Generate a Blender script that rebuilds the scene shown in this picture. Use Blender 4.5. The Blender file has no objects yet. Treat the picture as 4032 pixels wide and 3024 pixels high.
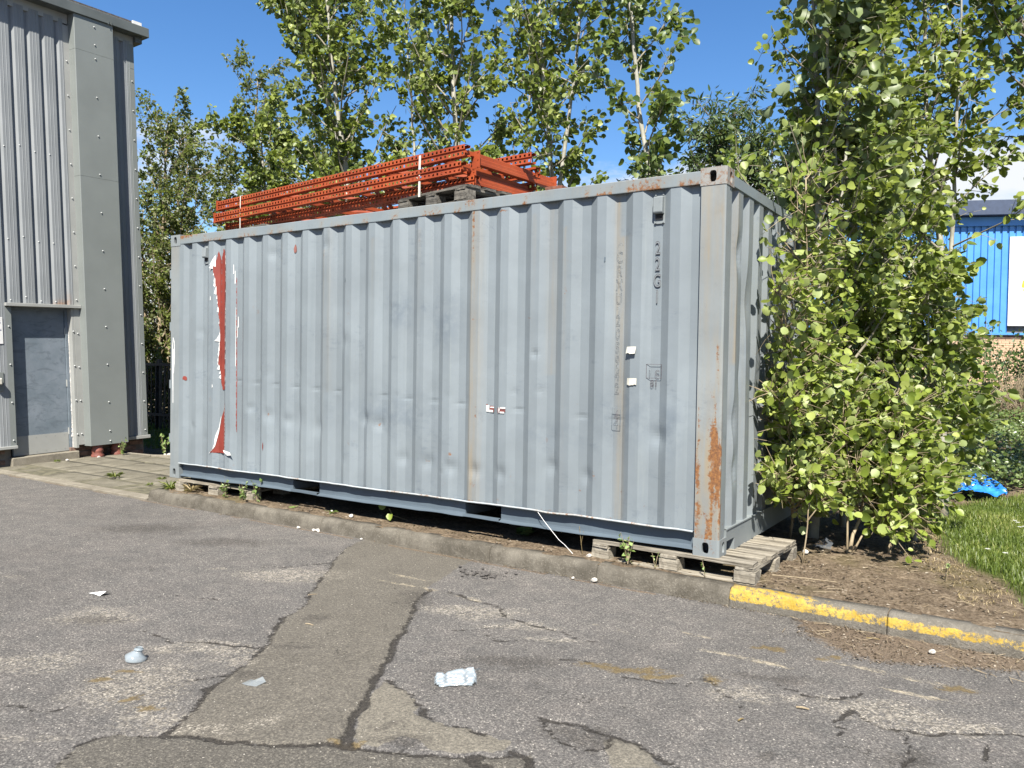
import bpy, bmesh, math, random
import numpy as np
from mathutils import Vector, Matrix

S = bpy.context.scene
COL = S.collection
random.seed(7)
RNG = np.random.default_rng(11)
R = math.radians

# ------------------------------------------------------------------ camera
cam_d = bpy.data.cameras.new('camera'); cam = bpy.data.objects.new('camera', cam_d); COL.objects.link(cam)
ya, pi_, ro = -0.5778, -0.0237, 0.0156
fw = Vector((math.sin(ya)*math.cos(pi_), math.cos(ya)*math.cos(pi_), math.sin(pi_)))
rt = fw.cross(Vector((0, 0, 1))).normalized(); up = rt.cross(fw)
rt2 = rt*math.cos(ro) + up*math.sin(ro); up2 = -rt*math.sin(ro) + up*math.cos(ro)
mw = Matrix((rt2, up2, -fw)).transposed().to_4x4()
mw.translation = Vector((7.739, -5.112, 1.510))
cam.matrix_world = mw
cam_d.sensor_width = 36; cam_d.lens = 3111.5/4032*36; cam_d.clip_end = 2000; cam_d.clip_start = .05
S.camera = cam
CAM = np.array(mw.translation)

# ------------------------------------------------------------------ light
SUN_AZ = R(-62)          # direction towards the sun in the xy plane, from +x
SUN_EL = R(49.5)
sd = Vector((math.cos(SUN_EL)*math.cos(SUN_AZ), math.cos(SUN_EL)*math.sin(SUN_AZ), math.sin(SUN_EL)))
sun_d = bpy.data.lights.new('sun', 'SUN'); sun_d.energy = 5.0; sun_d.angle = R(.53); sun_d.color = (1, .945, .865)
sun = bpy.data.objects.new('sun', sun_d); COL.objects.link(sun)
sun.rotation_euler = (-sd).to_track_quat('-Z', 'Y').to_euler()

W = bpy.data.worlds.new("World"); S.world = W; W.use_nodes = True
wn = W.node_tree; wn.nodes.clear()
def wnode(t, **k):
    n = wn.nodes.new(t)
    for a, b in k.items(): setattr(n, a, b)
    return n
sky = wnode('ShaderNodeTexSky', sky_type='NISHITA'); sky.sun_disc = False
sky.sun_elevation = SUN_EL; sky.sun_rotation = math.pi/2 - SUN_AZ
sky.air_density = 1.0; sky.dust_density = .3; sky.ozone_density = 2.5; sky.altitude = 0
hs = wnode('ShaderNodeHueSaturation'); hs.inputs['Saturation'].default_value = 1.26; hs.inputs['Hue'].default_value = .505
wn.links.new(sky.outputs[0], hs.inputs['Color'])
tc = wnode('ShaderNodeTexCoord')
sp = wnode('ShaderNodeSeparateXYZ'); wn.links.new(tc.outputs['Generated'], sp.inputs[0])
mp = wnode('ShaderNodeMapping'); mp.inputs['Scale'].default_value = (1, 1, 3.2); mp.inputs['Location'].default_value = (3.1, .4, 0)
wn.links.new(tc.outputs['Generated'], mp.inputs[0])
nz = wnode('ShaderNodeTexNoise'); nz.inputs['Scale'].default_value = 2.6; nz.inputs['Detail'].default_value = 9; nz.inputs['Roughness'].default_value = .58
wn.links.new(mp.outputs[0], nz.inputs[0])
el = wnode('ShaderNodeMapRange'); el.inputs[1].default_value = .02; el.inputs[2].default_value = .36; el.inputs[3].default_value = .36; el.inputs[4].default_value = -.28
wn.links.new(sp.outputs[2], el.inputs[0])
ad = wnode('ShaderNodeMath', operation='ADD'); wn.links.new(nz.outputs[0], ad.inputs[0]); wn.links.new(el.outputs[0], ad.inputs[1])
cr = wnode('ShaderNodeMapRange'); cr.interpolation_type = 'SMOOTHSTEP'
cr.inputs[1].default_value = .50; cr.inputs[2].default_value = .64; wn.links.new(ad.outputs[0], cr.inputs[0])
cm = wnode('ShaderNodeMix', data_type='RGBA'); wn.links.new(cr.outputs[0], cm.inputs[0]); wn.links.new(hs.outputs[0], cm.inputs[6]); cm.inputs[7].default_value = (5.2, 5.4, 5.7, 1)
bg = wnode('ShaderNodeBackground'); bg.inputs[1].default_value = .064; wn.links.new(cm.outputs[2], bg.inputs[0])
wo = wnode('ShaderNodeOutputWorld'); wn.links.new(bg.outputs[0], wo.inputs[0])
vs = S.view_settings
vs.view_transform = 'Standard'; vs.look = 'None'; vs.exposure = 1.5; vs.gamma = 1; vs.use_curve_mapping = False
S.render.film_transparent = False
S.cycles.max_bounces = 8; S.cycles.transparent_max_bounces = 12

# ------------------------------------------------------------------ helpers: noise
def vnoise(x, y, seed=0):
    x = np.asarray(x, float); y = np.asarray(y, float)
    xi = np.floor(x).astype(np.int64); yi = np.floor(y).astype(np.int64); fx = x-xi; fy = y-yi
    fx = fx*fx*(3-2*fx); fy = fy*fy*(3-2*fy)
    def h(a, b):
        n = (a*374761393 + b*668265263 + seed*974634777) & 0xffffffff
        n = ((n ^ (n >> 13))*1274126177) & 0xffffffff
        return ((n ^ (n >> 16)) & 0xffff)/65535.
    return (h(xi, yi)*(1-fx)+h(xi+1, yi)*fx)*(1-fy) + (h(xi, yi+1)*(1-fx)+h(xi+1, yi+1)*fx)*fy
def fbm(x, y, seed=0, o=4):
    r = 0; a = .5; t = 0
    for i in range(o):
        r = r + a*vnoise(np.asarray(x)*2**i, np.asarray(y)*2**i, seed+i*17); t += a; a *= .5
    return r/t
def sstep(a, b, x):
    t = np.clip((x-a)/(b-a), 0, 1); return t*t*(3-2*t)

# ------------------------------------------------------------------ helpers: objects
def tag(o, label=None, cat=None, group=None, kind=None):
    if label: o['label'] = label
    if cat: o['category'] = cat
    if group: o['group'] = group
    if kind: o['kind'] = kind
    return o
def empty(name, loc=(0, 0, 0), rz=0, label=None, cat=None, group=None, kind=None):
    o = bpy.data.objects.new(name, None); COL.objects.link(o); o.location = loc; o.rotation_euler = (0, 0, rz)
    o.empty_display_size = .1
    return tag(o, label, cat, group, kind)
def link(name, me, mat=None, parent=None, smooth=False):
    o = bpy.data.objects.new(name, me); COL.objects.link(o)
    if parent is not None: o.parent = parent
    if mat is not None and not me.materials: me.materials.append(mat)
    if smooth and len(me.polygons): me.polygons.foreach_set('use_smooth', [True]*len(me.polygons))
    return o
def npmesh(name, V, Fs, attrs=None):
    """V (n,3); Fs list of (m,k) index arrays"""
    me = bpy.data.meshes.new(name); V = np.asarray(V, np.float32)
    me.vertices.add(len(V)); me.vertices.foreach_set('co', V.ravel())
    nl = sum(f.size for f in Fs); npol = sum(len(f) for f in Fs)
    me.loops.add(nl); me.polygons.add(npol)
    me.loops.foreach_set('vertex_index', np.concatenate([f.ravel() for f in Fs]).astype(np.int32))
    tot = np.concatenate([np.full(len(f), f.shape[1]) for f in Fs]).astype(np.int32)
    st = np.concatenate([[0], np.cumsum(tot)[:-1]]).astype(np.int32)
    me.polygons.foreach_set('loop_start', st); me.polygons.foreach_set('loop_total', tot); me.polygons.foreach_set('use_smooth', np.zeros(npol, bool))
    for k, v in (attrs or {}).items():
        a = me.attributes.new(k, 'FLOAT', 'POINT'); a.data.foreach_set('value', np.asarray(v, np.float32))
    me.update(calc_edges=True); me.validate()
    return me
def gridmesh(name, X, Y, Z, attrs=None, keep=None):
    h, w = X.shape
    V = np.stack([X, Y, Z], -1).reshape(-1, 3)
    i = np.arange(h*w).reshape(h, w)
    F = np.stack([i[:-1, :-1], i[:-1, 1:], i[1:, 1:], i[1:, :-1]], -1).reshape(-1, 4)
    if keep is not None: F = F[keep.ravel()]
    return npmesh(name, V, [F], {k: np.broadcast_to(v, X.shape).ravel() for k, v in (attrs or {}).items()})
class MB:
    def __init__(s): s.v = []; s.f = []
    def box(s, a, b, jit=0, M=None):
        (x0, y0, z0), (x1, y1, z1) = a, b; n = len(s.v)
        for p in ((x0, y0, z0), (x1, y0, z0), (x1, y1, z0), (x0, y1, z0), (x0, y0, z1), (x1, y0, z1), (x1, y1, z1), (x0, y1, z1)):
            p = Vector([c+random.uniform(-jit, jit) for c in p]) if jit else Vector(p)
            s.v.append(tuple(M @ p) if M else tuple(p))
        for q in ((0, 3, 2, 1), (4, 5, 6, 7), (0, 1, 5, 4), (1, 2, 6, 5), (2, 3, 7, 6), (3, 0, 4, 7)): s.f.append(tuple(n+i for i in q))
        return s
    def quad(s, *p):
        n = len(s.v); s.v += [tuple(q) for q in p]; s.f.append(tuple(range(n, n+len(p)))); return s
    def bar(s, a, b, w, h, upv=(0, 0, 1)):
        a = Vector(a); b = Vector(b); d = (b-a).normalized(); u = Vector(upv)
        if abs(d.dot(u)) > .99: u = Vector((1, 0, 0))
        r = d.cross(u).normalized(); u = r.cross(d); n = len(s.v)
        for p in (a, b):
            for i, j in ((-1, -1), (1, -1), (1, 1), (-1, 1)): s.v.append(tuple(p+r*i*w/2+u*j*h/2))
        for q in ((0, 1, 5, 4), (1, 2, 6, 5), (2, 3, 7, 6), (3, 0, 4, 7), (3, 2, 1, 0), (4, 5, 6, 7)): s.f.append(tuple(n+i for i in q))
        return s
    def tube(s, pts, rad, k=8, cap=True):
        pts = [Vector(p) for p in pts]; rad = [rad]*len(pts) if not hasattr(rad, '__len__') else rad
        n = len(s.v); prev = None
        for i, p in enumerate(pts):
            d = (pts[min(i+1, len(pts)-1)]-pts[max(i-1, 0)]).normalized()
            if prev is None:
                u = Vector((0, 0, 1)) if abs(d.z) < .9 else Vector((1, 0, 0)); u = (u-d*u.dot(d)).normalized()
            else: u = (prev-d*prev.dot(d)).normalized()
            prev = u; r = d.cross(u)
            for j in range(k):
                a = 2*math.pi*j/k; s.v.append(tuple(p+(u*math.cos(a)+r*math.sin(a))*rad[i]))
        for i in range(len(pts)-1):
            for j in range(k): s.f.append((n+i*k+j, n+i*k+(j+1) % k, n+(i+1)*k+(j+1) % k, n+(i+1)*k+j))
        if cap: s.f.append(tuple(n+j for j in reversed(range(k)))); s.f.append(tuple(n+(len(pts)-1)*k+j for j in range(k)))
        return s
    def prism(s, prof, axis, a, b):
        """prof list of 2D pts, extruded along axis from a to b"""
        n = len(s.v); k = len(prof)
        for t in (a, b):
            for (p, q) in prof: s.v.append({'x': (t, p, q), 'y': (p, t, q), 'z': (p, q, t)}[axis])
        for j in range(k): s.f.append((n+j, n+(j+1) % k, n+k+(j+1) % k, n+k+j))
        s.f.append(tuple(n+j for j in reversed(range(k)))); s.f.append(tuple(n+k+j for j in range(k)))
        return s
    def mesh(s, name, fix=True, bevel=0):
        me = bpy.data.meshes.new(name)
        if fix or bevel:
            bm = bmesh.new(); vs_ = [bm.verts.new(v) for v in s.v]
            for f in s.f:
                try: bm.faces.new([vs_[i] for i in f])
                except ValueError: pass
            bmesh.ops.recalc_face_normals(bm, faces=bm.faces)
            if bevel:
                ed = [e for e in bm.edges if len(e.link_faces) == 2 and e.calc_face_angle() > .6]
                bmesh.ops.bevel(bm, geom=ed, offset=bevel, segments=1, affect='EDGES', clamp_overlap=True)
            bm.to_mesh(me); bm.free()
        else: me.from_pydata(s.v, [], s.f)
        return me
    def build(s, name, mat, parent=None, smooth=False, bevel=0, fix=True):
        return link(name, s.mesh(name, fix, bevel), mat, parent, smooth)
def cp(o, parent=None):
    c = o.copy(); COL.objects.link(c)
    if parent is not None: c.parent = parent
    return c
def cptree(o, parent=None):
    c = cp(o, parent)
    for ch in list(o.children): cptree(ch, c)
    return c

# ------------------------------------------------------------------ helpers: materials
class Mat:
    def __init__(s, name):
        s.m = bpy.data.materials.new(name); s.m.use_nodes = True; s.t = s.m.node_tree; s.t.nodes.clear()
        s.out = s.n('ShaderNodeOutputMaterial'); s._co = None
    def n(s, t, **k):
        n = s.t.nodes.new(t)
        for a, b in k.items(): setattr(n, a, b)
        return n
    def put(s, sock, v):
        if v is None: return
        if hasattr(v, 'links') or isinstance(v, bpy.types.NodeSocket): s.t.links.new(v, sock)
        else:
            if sock.type == 'RGBA' and len(v) == 3: v = (*v, 1)
            sock.default_value = v
    def co(s):
        if s._co is None: s._co = s.n('ShaderNodeTexCoord')
        return s._co.outputs['Object']
    def pos(s): return s.n('ShaderNodeNewGeometry').outputs['Position']
    def scl(s, v, sc, loc=(0, 0, 0)):
        m = s.n('ShaderNodeMapping'); s.put(m.inputs[0], v); m.inputs['Scale'].default_value = sc; m.inputs['Location'].default_value = loc; return m.outputs[0]
    def noise(s, scale, det=4, rough=.55, vec=None, dist=0):
        m = s.n('ShaderNodeTexNoise'); s.put(m.inputs['Vector'], vec or s.co()); m.inputs['Scale'].default_value = scale; m.inputs['Detail'].default_value = det
        m.inputs['Roughness'].default_value = rough; m.inputs['Distortion'].default_value = dist; return m.outputs[0]
    def voro(s, scale, feat='F1', vec=None, out=0):
        m = s.n('ShaderNodeTexVoronoi', feature=feat); s.put(m.inputs['Vector'], vec or s.co()); m.inputs['Scale'].default_value = scale; return m.outputs[out]
    def attr(s, name):
        return s.n('ShaderNodeAttribute', attribute_name=name).outputs['Fac']
    def rng(s, v, a, b, c=0., d=1., smooth=True):
        m = s.n('ShaderNodeMapRange'); m.interpolation_type = 'SMOOTHSTEP' if smooth else 'LINEAR'
        s.put(m.inputs[0], v)
        for i, q in enumerate((a, b, c, d)): m.inputs[i+1].default_value = q
        return m.outputs[0]
    def math(s, op, a, b=None, clamp=False):
        m = s.n('ShaderNodeMath', operation=op); m.use_clamp = clamp; s.put(m.inputs[0], a)
        if b is not None: s.put(m.inputs[1], b)
        return m.outputs[0]
    def mix(s, f, a, b, mode='MIX'):
        m = s.n('ShaderNodeMix', data_type='RGBA', blend_type=mode); s.put(m.inputs[0], f); s.put(m.inputs[6], a); s.put(m.inputs[7], b); return m.outputs[2]
    def ramp(s, f, stops):
        m = s.n('ShaderNodeValToRGB'); s.put(m.inputs[0], f); e = m.color_ramp.elements
        while len(e) < len(stops): e.new(.5)
        for q, (p, c) in zip(e, stops): q.position = p; q.color = (*c, 1)
        return m.outputs[0]
    def bump(s, h, strength=.3, dist=.01, nrm=None):
        m = s.n('ShaderNodeBump'); s.put(m.inputs['Height'], h); m.inputs['Strength'].default_value = strength; m.inputs['Distance'].default_value = dist
        if nrm is not None: s.put(m.inputs['Normal'], nrm)
        return m.outputs[0]
    def pbsdf(s, col, rough=.6, metal=0., bump=None, spec=.5, trans=0., ior=1.45, alpha=1.):
        p = s.n('ShaderNodeBsdfPrincipled'); s.put(p.inputs['Base Color'], col); s.put(p.inputs['Roughness'], rough); s.put(p.inputs['Metallic'], metal)
        s.put(p.inputs['Specular IOR Level'], spec); s.put(p.inputs['Transmission Weight'], trans); p.inputs['IOR'].default_value = ior; s.put(p.inputs['Alpha'], alpha)
        if bump is not None: s.put(p.inputs['Normal'], bump)
        return p.outputs[0]
    def done(s, sh): s.t.links.new(sh, s.out.inputs[0]); return s.m
def simple(name, col, rough=.6, var=.25, sc=8, metal=0., bmp=.1, spec=.5):
    m = Mat(name); a = m.noise(sc, 5)
    c = m.mix(m.rng(a, .3, .7), tuple(q*(1-var) for q in col), tuple(min(1, q*(1+var)) for q in col))
    return m.done(m.pbsdf(c, rough, metal, m.bump(m.noise(sc*6, 4), bmp, .004), spec))

def paint(name, base, rust=.35, dirt=1., rough=.42, streak=1.):
    m = Mat(name); P = m.co()
    big = m.noise(1.1, 5, .6); st = m.noise(1, 5, .6, m.scl(P, (22, 22, .7))); fine = m.noise(60, 4, .6)
    c = m.mix(m.rng(big, .3, .72), tuple(q*.86 for q in base), tuple(q*1.08 for q in base))
    c = m.mix(m.math('MULTIPLY', m.rng(st, .5, .78), .28*streak), c, (base[0]*.72, base[1]*.75, base[2]*.74))
    c = m.mix(m.math('MULTIPLY', m.rng(m.noise(1, 5, .6, m.scl(P, (30, 30, 1.1), (4, 2, 1))), .56, .8), .35*streak), c, (base[0]*1.22, base[1]*1.18, base[2]*1.08))
    # grime attribute
    g = m.math('MULTIPLY', m.attr('grime'), m.rng(m.noise(9, 6, .7), .32, .62)); 
    c = m.mix(m.math('MULTIPLY', g, .55*dirt), c, (.065, .085, .108))
    g2_ = m.math('MULTIPLY', m.rng(m.noise(2.4, 8, .78), .53, .66), m.rng(m.noise(1, 6, .7, m.scl(P, (7, 7, 30))), .45, .6))
    c = m.mix(m.math('MULTIPLY', g2_, .34*dirt), c, (.06, .078, .10))
    # scratches
    w = m.n('ShaderNodeTexWave'); w.wave_type = 'BANDS'; m.put(w.inputs[0], m.scl(P, (1, 1, 1))); w.inputs['Scale'].default_value = 2.2; w.inputs['Distortion'].default_value = 38; w.inputs['Detail'].default_value = 3; w.inputs['Detail Scale'].default_value = 1.7
    scr = m.math('MULTIPLY', m.rng(w.outputs['Fac'], .985, .999), m.rng(m.noise(2.3, 3), .55, .68))
    c = m.mix(m.math('MULTIPLY', scr, .5), c, (.10, .12, .14))
    # yellow stain, rust
    ys = m.math('MULTIPLY', m.attr('stain'), m.rng(m.noise(1, 5, .65, m.scl(P, (40, 40, 2.5))), .15, .75))
    c = m.mix(m.math('MULTIPLY', ys, .7), c, (.23, .158, .062))
    rn = m.noise(34, 8, .72); ra = m.attr('rust')
    rm = m.rng(m.math('ADD', m.math('MULTIPLY', ra, .50), m.math('MULTIPLY', rn, .85)), .66, .80)
    rm = m.math('MULTIPLY', rm, m.rng(ra, .02, .12))
    rm2 = m.math('MULTIPLY', m.rng(m.math('ADD', m.noise(3.1, 6, .7), m.math('MULTIPLY', m.noise(45, 4, .7), .35)), .86-.1*rust, .93-.1*rust), rust)
    rr = m.math('MAXIMUM', rm, rm2)
    rc = m.ramp(m.noise(70, 5, .7), [(.25, (.04, .017, .008)), (.5, (.14, .052, .012)), (.8, (.27, .125, .030))])
    c = m.mix(m.math('MULTIPLY', rr, .9), c, rc)
    b = m.bump(m.math('ADD', m.math('MULTIPLY', fine, .3), m.math('MULTIPLY', rr, -.6)), .25, .003, m.bump(m.noise(5, 4, .5), .12, .02))
    return m.done(m.pbsdf(c, m.mix(rr, (rough,)*3, (.85,)*3), 0, b, .4))

M = {}
M['steel'] = paint('container_paint', (.150, .173, .185), .25)
M['post'] = paint('container_post_paint', (.168, .187, .190), .5, rough=.5)
M['rail'] = paint('container_rail_paint', (.15, .176, .187), .3, rough=.5)
M['casting_rusty'] = paint('rusty_casting_paint', (.185, .185, .172), .8, rough=.6)
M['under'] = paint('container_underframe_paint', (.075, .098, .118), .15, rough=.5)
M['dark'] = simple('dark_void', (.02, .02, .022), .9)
M['orange'] = None

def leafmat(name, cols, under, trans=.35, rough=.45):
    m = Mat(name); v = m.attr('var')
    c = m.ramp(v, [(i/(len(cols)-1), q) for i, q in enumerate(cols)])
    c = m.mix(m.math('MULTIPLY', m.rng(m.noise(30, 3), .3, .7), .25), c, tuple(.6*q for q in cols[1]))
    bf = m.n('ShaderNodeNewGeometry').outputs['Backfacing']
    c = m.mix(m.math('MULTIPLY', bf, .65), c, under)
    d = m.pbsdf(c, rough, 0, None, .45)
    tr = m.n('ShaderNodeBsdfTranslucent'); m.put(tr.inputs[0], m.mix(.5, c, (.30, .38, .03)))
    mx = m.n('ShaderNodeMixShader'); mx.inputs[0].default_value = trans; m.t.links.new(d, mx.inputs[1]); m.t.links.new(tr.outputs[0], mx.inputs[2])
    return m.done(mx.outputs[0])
M['aspen'] = leafmat('aspen_leaf', [(.040, .066, .010), (.095, .138, .019), (.175, .220, .034), (.30, .34, .085)], (.25, .30, .11))
M['aspen_b'] = leafmat('aspen_leaf_back', [(.038, .062, .010), (.090, .130, .020), (.165, .205, .034), (.30, .34, .09)], (.21, .255, .10))
M['aspen_fresh'] = leafmat('sapling_leaf', [(.075, .115, .015), (.15, .20, .028), (.23, .285, .050), (.34, .385, .11)], (.28, .33, .13))
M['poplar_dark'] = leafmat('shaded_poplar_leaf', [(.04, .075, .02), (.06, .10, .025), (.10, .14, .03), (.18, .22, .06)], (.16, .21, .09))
M['birch'] = leafmat('brownish_leaf', [(.045, .05, .016), (.075, .09, .022), (.10, .14, .03), (.20, .24, .07)], (.17, .18, .09))
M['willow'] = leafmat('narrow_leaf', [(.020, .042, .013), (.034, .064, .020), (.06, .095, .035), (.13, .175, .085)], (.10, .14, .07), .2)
M['ivy'] = leafmat('ground_ivy_leaf', [(.045, .075, .02), (.075, .115, .03), (.12, .16, .05), (.20, .24, .10)], (.18, .22, .10), .2, .35)
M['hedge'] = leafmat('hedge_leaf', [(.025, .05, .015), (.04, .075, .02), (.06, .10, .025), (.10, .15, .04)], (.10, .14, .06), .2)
M['grass'] = leafmat('grass_blade', [(.055, .085, .014), (.095, .135, .022), (.15, .19, .035), (.27, .27, .09)], (.13, .19, .04), .3)
M['straw'] = leafmat('dry_grass', [(.20, .15, .07), (.28, .215, .11), (.35, .28, .16), (.24, .19, .09)], (.42, .33, .18), .2)
M['weed'] = leafmat('weed_leaf', [(.10, .17, .04), (.16, .25, .06), (.24, .33, .11), (.33, .40, .18)], (.27, .35, .16), .3)
def barkmat(name, a, b, mark=.5):
    m = Mat(name); P = m.co(); n = m.noise(1, 6, .65, m.scl(P, (14, 14, 5)))
    c = m.mix(m.rng(n, .3, .7), a, b)
    mk = m.rng(m.noise(1, 4, .6, m.scl(P, (9, 9, 26))), .60, .72)
    c = m.mix(m.math('MULTIPLY', mk, mark), c, (.06, .05, .04))
    return m.done(m.pbsdf(c, .75, 0, m.bump(m.noise(1, 5, .6, m.scl(P, (40, 40, 12))), .4, .006)))
M['bark'] = barkmat('aspen_bark', (.19, .185, .145), (.31, .30, .25))
M['bark_dark'] = barkmat('dark_bark', (.09, .075, .055), (.18, .15, .11), .3)
M['twig'] = barkmat('twig_bark', (.16, .12, .07), (.28, .23, .15), .2)

# ------------------------------------------------------------------ asphalt
CRACKS = [([(3.062,-.309),(3.224,-.64),(3.367,-.852),(3.335,-.962),(3.224,-1.128),(3.05,-1.258)],.010),([(3.367,-.852),(3.714,-1.338),(3.84,-1.516),(4.04,-1.736),(4.099,-1.967),(4.275,-2.183),(4.395,-2.359),(4.504,-2.519),(4.544,-2.673),(4.661,-2.884),(4.783,-3.084),(4.87,-3.226)],.020),([(4.87,-3.226),(5.128,-3.117),(5.525,-2.908),(5.717,-2.83),(5.976,-2.66),(6.086,-2.583)],.016),([(5.54,-2.898),(5.414,-2.746),(5.353,-2.629),(5.287,-2.503),(5.178,-2.326),(5.065,-2.119),(4.84,-1.776),(4.71,-1.524),(4.486,-1.171),(4.43,-.98)],.029),([(4.776,-3.642),(4.741,-3.575),(4.674,-3.48),(4.654,-3.378),(4.683,-3.328),(4.875,-3.23)],.010),([(5.223,-2.311),(5.431,-2.371),(5.565,-2.452),(5.697,-2.521),(5.801,-2.5),(5.928,-2.498)],.012),([(4.558,-.938),(4.797,-1.018),(4.956,-.999),(5.199,-1.181),(5.35,-1.195),(5.512,-1.197),(5.649,-1.25),(5.783,-1.244)],.014),([(5.763,-1.575),(5.831,-1.542),(5.889,-1.532)],.018),([(6.116,-1.619),(6.358,-1.516),(6.403,-1.537),(6.404,-1.442),(6.5,-1.401),(6.586,-1.498),(6.696,-1.604)],.008),([(6.006,-2.213),(6.113,-2.224),(6.185,-2.194),(6.279,-2.209),(6.347,-2.211),(6.431,-2.181),(6.494,-2.213),(6.583,-2.241),(6.687,-2.278),(6.9,-2.4)],.018),([(6.038,-2.234),(6.18,-2.357),(6.284,-2.377),(6.362,-2.323),(6.36,-2.202)],.010),([(7.109,-1.337),(7.106,-1.488),(7.09,-1.565),(7.136,-1.574),(7.135,-1.647)],.009),([(7.109,-1.337),(7.213,-1.413),(7.293,-1.454),(7.373,-1.408),(7.469,-1.383),(7.562,-1.338),(7.712,-1.213),(8,-1.15)],.009),([(7.334,-1.436),(7.389,-1.558),(7.39,-1.688),(7.377,-1.797)],.010),([(7.608,-1.326),(7.637,-1.385),(7.636,-1.517),(7.664,-1.598)],.010),([(6.77,-1.232),(6.824,-1.275),(6.94,-1.297),(7.033,-1.269),(7.111,-1.163),(7.116,-1.095)],.012),([(6.067,-2.548),(6.13,-2.539),(6.219,-2.603)],.03),([(5.976,-2.66),(6.087,-2.695),(6.3,-2.66)],.03),([(3.994,-2.519),(4.104,-2.483),(4.381,-2.348)],.01),([(4.016,-3.458),(4.27,-3.391),(4.304,-3.283)],.005),([(4.456,-2.837),(4.503,-2.771),(4.544,-2.673)],.012),([(3.567,-2.599),(3.684,-2.562),(3.935,-2.561)],.006),([(2.7,-2.5),(3.0,-2.35),(3.2,-2.05),(3.5,-1.95)],.005),([(5.0,-1.55),(5.15,-1.45),(5.22,-1.3)],.006),([(5.25,-1.5),(5.35,-1.55),(5.5,-1.42)],.005)]
PATCH = [(3.062,-.309),(3.224,-.64),(3.367,-.852),(3.714,-1.338),(3.84,-1.516),(4.04,-1.736),(4.099,-1.967),(4.275,-2.183),(4.395,-2.359),(4.504,-2.519),(4.544,-2.673),(4.661,-2.884),(4.783,-3.084),(4.87,-3.226),(5.128,-3.117),(5.525,-2.908),(5.414,-2.746),(5.345,-2.579),(5.234,-2.417),(5.065,-2.119),(4.84,-1.776),(4.71,-1.524),(4.486,-1.171),(4.379,-.92),(4.222,-.429),(4.154,-.131),(4.16,0),(3.0,0)]
PATCH2 = [(5.232,-2.327),(5.351,-2.346),(5.478,-2.404),(5.563,-2.481),(5.682,-2.527),(5.8,-2.505),(5.937,-2.488),(6.01,-2.476),(6.047,-2.525),(6.035,-2.578),(5.946,-2.65),(5.831,-2.712),(5.72,-2.679),(5.643,-2.714),(5.634,-2.832),(5.564,-2.862),(5.481,-2.808),(5.406,-2.678),(5.297,-2.507)]
PATCH3 = [(6.341,-2.282),(6.36,-2.202),(6.431,-2.181),(6.53,-2.224),(6.635,-2.314),(6.469,-2.429),(6.394,-2.355)]
STRIP = [(4.776,-3.642),(4.741,-3.575),(4.674,-3.48),(4.654,-3.378),(4.683,-3.328),(4.875,-3.23),(5.128,-3.117),(5.525,-2.908),(5.711,-2.823),(5.976,-2.66),(6.149,-2.517),(6.408,-2.933),(5.069,-3.858)]
DARK = [(5.529,-2.654,.10,.045),(5.692,-2.736,.16,.05),(5.2,-1.708,.05,.03),(6.915,-1.974,.05,.05),(7.384,-1.692,.14,.1),(6.246,-2.291,.2,.1),(4.496,-.466,.16,.09),(4.504,-1.232,.16,.2),(4.541,-2.255,.18,.06),(4.262,-1.849,.1,.05),(4.668,-2.637,.12,.06),(3.272,-2.616,.25,.1),(6.742,-1.196,.3,.08),(1.2,-1.0,.6,.25),(2.2,-.9,.5,.16),(5.6,-1.75,.4,.1)]
PALE = [(3.409,-1.27,.42,.16,.95),(3.233,-2.567,.3,.16,.85),(4.177,-2.536,.38,.09,.95),(4.315,-3.003,.28,.26,.95),(4.596,-3.134,.15,.16,.8),(4.923,-3.128,.1,.05,1),(4.759,-3.154,.12,.1,.7),(3.595,-3.167,.35,.14,.8),(5.101,-2.914,.07,.1,.7),(5.012,-3.028,.25,.08,.55),(4.43,-2.572,.16,.1,.7),(4.836,-1.225,.3,.1,.95),(5.024,-1.178,.3,.09,.85),(5.315,-1.261,.25,.06,.95),(5.555,-1.354,.2,.04,.85),(6.66,-1.495,.15,.07,1),(6.945,-1.319,.2,.03,.8),(7.195,-1.289,.22,.1,1),(7.346,-1.297,.28,.1,1),(7.525,-1.302,.3,.06,1),(4.421,-3.588,.3,.05,.5),(1.887,-2.469,.2,.1,.5),(2.849,-1.464,.12,.03,.8)]
MOSS = [(5.979,-1.544,.16,.05),(6.121,-1.502,.22,.05),(6.269,-1.482,.12,.04),(6.901,-.732,.07,.05),(6.619,-.765,.08,.04),(7.456,-.841,.12,.05),(4.135,-2.928,.1,.03),(4.607,-3.141,.09,.04),(4.409,-3.137,.07,.035),(4.118,-3.077,.08,.05),(6.522,-1.413,.06,.06),(5.526,-2.885,.1,.05)]
LITZ = [(6.601,-.194),(6.739,-.45),(6.9,-.56),(7.109,-.66),(7.352,-.55),(7.562,-.46),(7.763,-.354),(8.3,-.3),(8.3,-.1),(6.6,-.1)]
LINES = [[(3.93,-1.02),(4.30,-1.02)],[(4.36,-1.0),(5.0,-1.0),(8.6,-1.0)],[(3.93,-.84),(4.25,-.84)],[(5.75,-.82),(8.6,-.775)]]
def segd(X, Y, pts, closed=False):
    d = np.full(X.shape, 9.); P = list(pts)+([pts[0]] if closed else [])
    for (ax, ay), (bx, by) in zip(P[:-1], P[1:]):
        vx, vy = bx-ax, by-ay; L2 = vx*vx+vy*vy+1e-9
        t = np.clip(((X-ax)*vx+(Y-ay)*vy)/L2, 0, 1)
        d = np.minimum(d, np.hypot(X-ax-t*vx, Y-ay-t*vy))
    return d
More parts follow.
